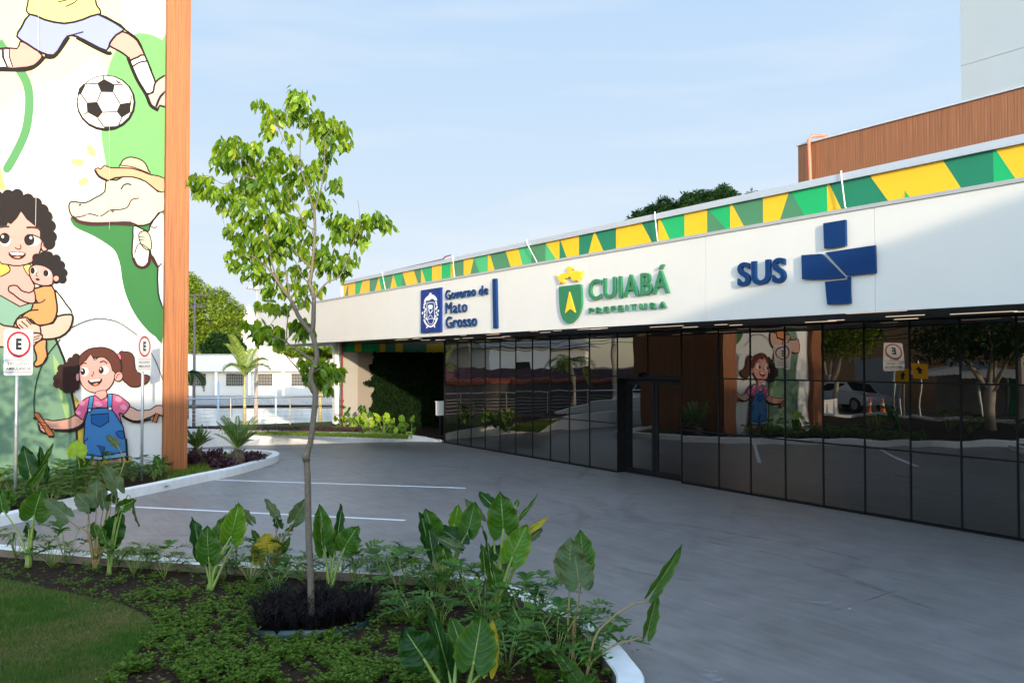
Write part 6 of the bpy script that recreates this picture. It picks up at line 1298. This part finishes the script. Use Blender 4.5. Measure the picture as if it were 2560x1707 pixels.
# ------------------------------------------------------------------ young tree
Z0 = -cT*tb.x+sT*tb.y
yt = thing('young_tree', 'slender young tree with crooked bare trunk and bright drooping leaves', 'tree', (tb.x, tb.y, .05))
def T(x, y, dz=0): return at_d(x, y, Z0+dz)
c5 = lambda x, y: (440+x/2.239, 200+y/2.239)
tk = MB()
def limb(pts, r0, r1, n=9):
    P = smoothp(pts, 4, False); k = len(P); tk.tube(P, [r0+(r1-r0)*i/(k-1) for i in range(k)], n)
main = [(779,1560),(778,1510),(776,1430),(772,1340),(770,1250),(769,1190),(767,1150),(771,1120),(776,1106),(782,1060),(788,1001),(787,976),(778,953),(778,930),(790,905),(792,885),(787,858),(778,832)]
limb([T(*p) for p in main], .032, .022, 12)
tk.tube([T(767,1145)-Vector((0,0,.03)), T(763,1138), T(770,1128)], [.034,.040,.030], 8)
br = [([(778,832),(783,812),(784,780),(785,748)], .024, .02, 0), ([(785,748),(780,722),(774,709),(778,690),(780,672),(784,629),(787.5,575),(786,530)], .02, .012, 0),
      ([(778,832),(762,812),(746,790),(735,765),(721,741),(700,713),(679,681),(660,660)], .024, .009, -.1), ([(786,530),(768,470),(752,423),(750,400)], .009, .005, .05), ([(750,400),(751,350),(754,300)], .005, .003, .05),
      ([(786,530),(797,490),(806,454),(812,380),(811,347)], .009, .003, -.05), ([(721,741),(722,727),(714,680),(708,646),(695,625)], .010, .005, .1), ([(780,672),(757,650),(740,632),(728,615)], .011, .005, -.15),
      ([(787,575),(765,560),(735,510),(715,465)], .007, .003, .15), ([(668,560),(664,530),(650,490),(640,450)], .007, .003, .1), ([(700,713),(680,660),(672,600),(668,560)], .008, .006, .1), ([(785,748),(800,725),(820,705),(850,690),(870,640),(880,610)], .009, .004, .1),
      ([(774,709),(755,690),(742,660),(728,640)], .007, .003, .2), ([(778,690),(760,760),(752,775)], .005, .004, .1), ([(560,650),(640,600)],.001,.001,0), ([(640,450),(600,440),(560,460),(520,440),(480,445)], .005, .002, 0), ([(640,450),(610,400),(580,375)], .004, .002, .1),
      ([(785,905),(760,885),(735,870),(717,856),(700,846),(670,835)], .012, .005, .05), ([(717,856),(717,820),(720,780),(712,768)], .007, .003, .1), ([(717,852),(728,830),(740,815)], .004, .002, .1), ([(778,932),(768,915),(764,905)], .006, .004, 0), ([(778,935),(800,920),(815,905)], .006, .003, 0), ([(670,820),(690,790),(683,775)], .003, .002, .1), ([(752,423),(720,370),(700,330),(690,290)], .005, .002, -.1), ([(811,347),(830,320),(850,310)], .004, .002, 0), ([(900,560),(898,525),(894,500)], .003, .0015, 0), ([(880,610),(895,580),(900,560)], .004, .003, 0), ([(660,660),(630,640),(600,640)], .006, .003, -.1), ([(545,500),(560,560),(575,600)], .002, .001, 0)]
for pts, r0, r1, dz in br:
    if r0 < .0015: continue
    n = len(pts); limb([T(x_, y_, dz*i/(n-1)) for i, (x_, y_) in enumerate(pts)], r0, r1, 7)
tk.build('trunk', M_BARK, yt, smooth=True)
el = [(690,80,95,40),(690,120,70,40),(560,190,85,60),(470,130,45,35),(520,270,45,45),(720,190,110,60),(840,230,90,60),(930,280,60,60),(635,310,22,28),(860,340,85,35),(955,355,25,38),(790,300,40,50),
 (290,330,60,35),(320,380,110,60),(440,370,70,45),(270,450,90,55),(420,470,100,70),(560,470,90,60),(640,440,60,40),(100,545,90,35),(130,600,60,40),(230,620,90,45),(380,590,110,75),(520,580,95,80),(640,540,60,50),(310,690,70,60),(430,700,90,60),(590,680,80,50),(560,400,50,28),(840,420,45,35),(780,490,70,45),(730,560,60,45),(890,580,60,35),(790,650,75,45),(830,690,35,30),(760,740,30,30),(640,620,50,40),
 (420,790,110,50),(560,780,110,50),(660,790,60,50),(500,880,130,55),(640,850,60,50),(400,950,100,50),(520,960,120,55),(330,1025,40,28),(300,965,30,20),(430,1050,80,45),(300,830,25,35),(600,930,60,50),(760,870,60,35),(710,930,50,40),(370,860,50,40),
 (900,780,75,45),(1000,790,100,60),(1100,770,90,45),(1170,795,45,40),(1030,870,60,40),(900,860,45,45),(820,950,80,45),(900,1010,90,45),(930,1075,45,35),(830,1040,80,40),(980,985,28,38),(740,990,40,35),(1060,900,20,20),
 (560,1080,80,35),(690,1060,50,45),(560,1160,80,45),(500,1250,60,40),(600,1275,65,35),(700,1200,45,45),(740,1150,35,35),(800,1165,28,26),(650,1130,50,40),(480,1100,40,35),
 (430,1350,65,38),(520,1400,80,45),(585,1395,35,28),(450,1420,40,30),(570,1440,35,25),(690,1350,40,28),(700,1390,25,35),(745,1380,28,30),(660,1370,25,25)]
c4 = lambda x, y: (420+x/2.851, 650+y/2.851)
el2 = [(1040,740,85,45),(1110,735,80,40),(1080,790,90,45),(1150,780,70,40),(1090,850,45,45),(1130,880,35,35),(1210,760,30,30),(1190,810,45,30),(985,720,35,25),(1000,800,40,28)]
lm = MB(); r = random.Random(77); tw = MB()
allb = [(*c5(x_, y_), a/2.239, b/2.239) for x_, y_, a, b in el]+[(*c4(x_, y_), a/2.851, b/2.851) for x_, y_, a, b in el2]
for x_, y_, a, b in allb:
    zc = abs(r.gauss(0, .28))*.9+.04; a *= .82; b *= .80; k = int(a*b*.044)+3
    for q in range(k):
        t1 = r.uniform(0, 6.28); rd = math.sqrt(r.random()); u, v = math.cos(t1)*rd, math.sin(t1)*rd
        p = T(x_+u*a, y_+v*b, zc+r.gauss(0, a/F*Z0*.7)); out = Vector((p.x-T(x_, y_).x, p.y-T(x_, y_).y, 0)); out = out.normalized() if out.length > .01 else Vector((1,0,0))
        if q % 3 == 0:    # a short twig with leaves hanging in pairs
            pass
        for w2 in range(2):
            ax = Vector((r.gauss(0,.38), r.gauss(0,.38), -1+abs(r.gauss(0,.30)))) + out*.45+ (sd*.0); nr = out*.6+Vector((r.gauss(0,.6), r.gauss(0,.6), .7))+Vector((SUN_H.x, SUN_H.y, 0))*.3
            s_ = r.uniform(.065,.11)*(1.25 if y_ > 780 else 1); ovate(lm, p+Vector((r.gauss(0,.02), r.gauss(0,.02), r.gauss(0,.015))), ax, nr, s_, s_*.48)
lm.build('leaves', M_TREEL, yt)
for o in list(bpy.data.objects):
    if '_o' in o: del o['_o']
print('objects', len(bpy.data.objects), 'polys', sum(len(m.polygons) for m in bpy.data.meshes))
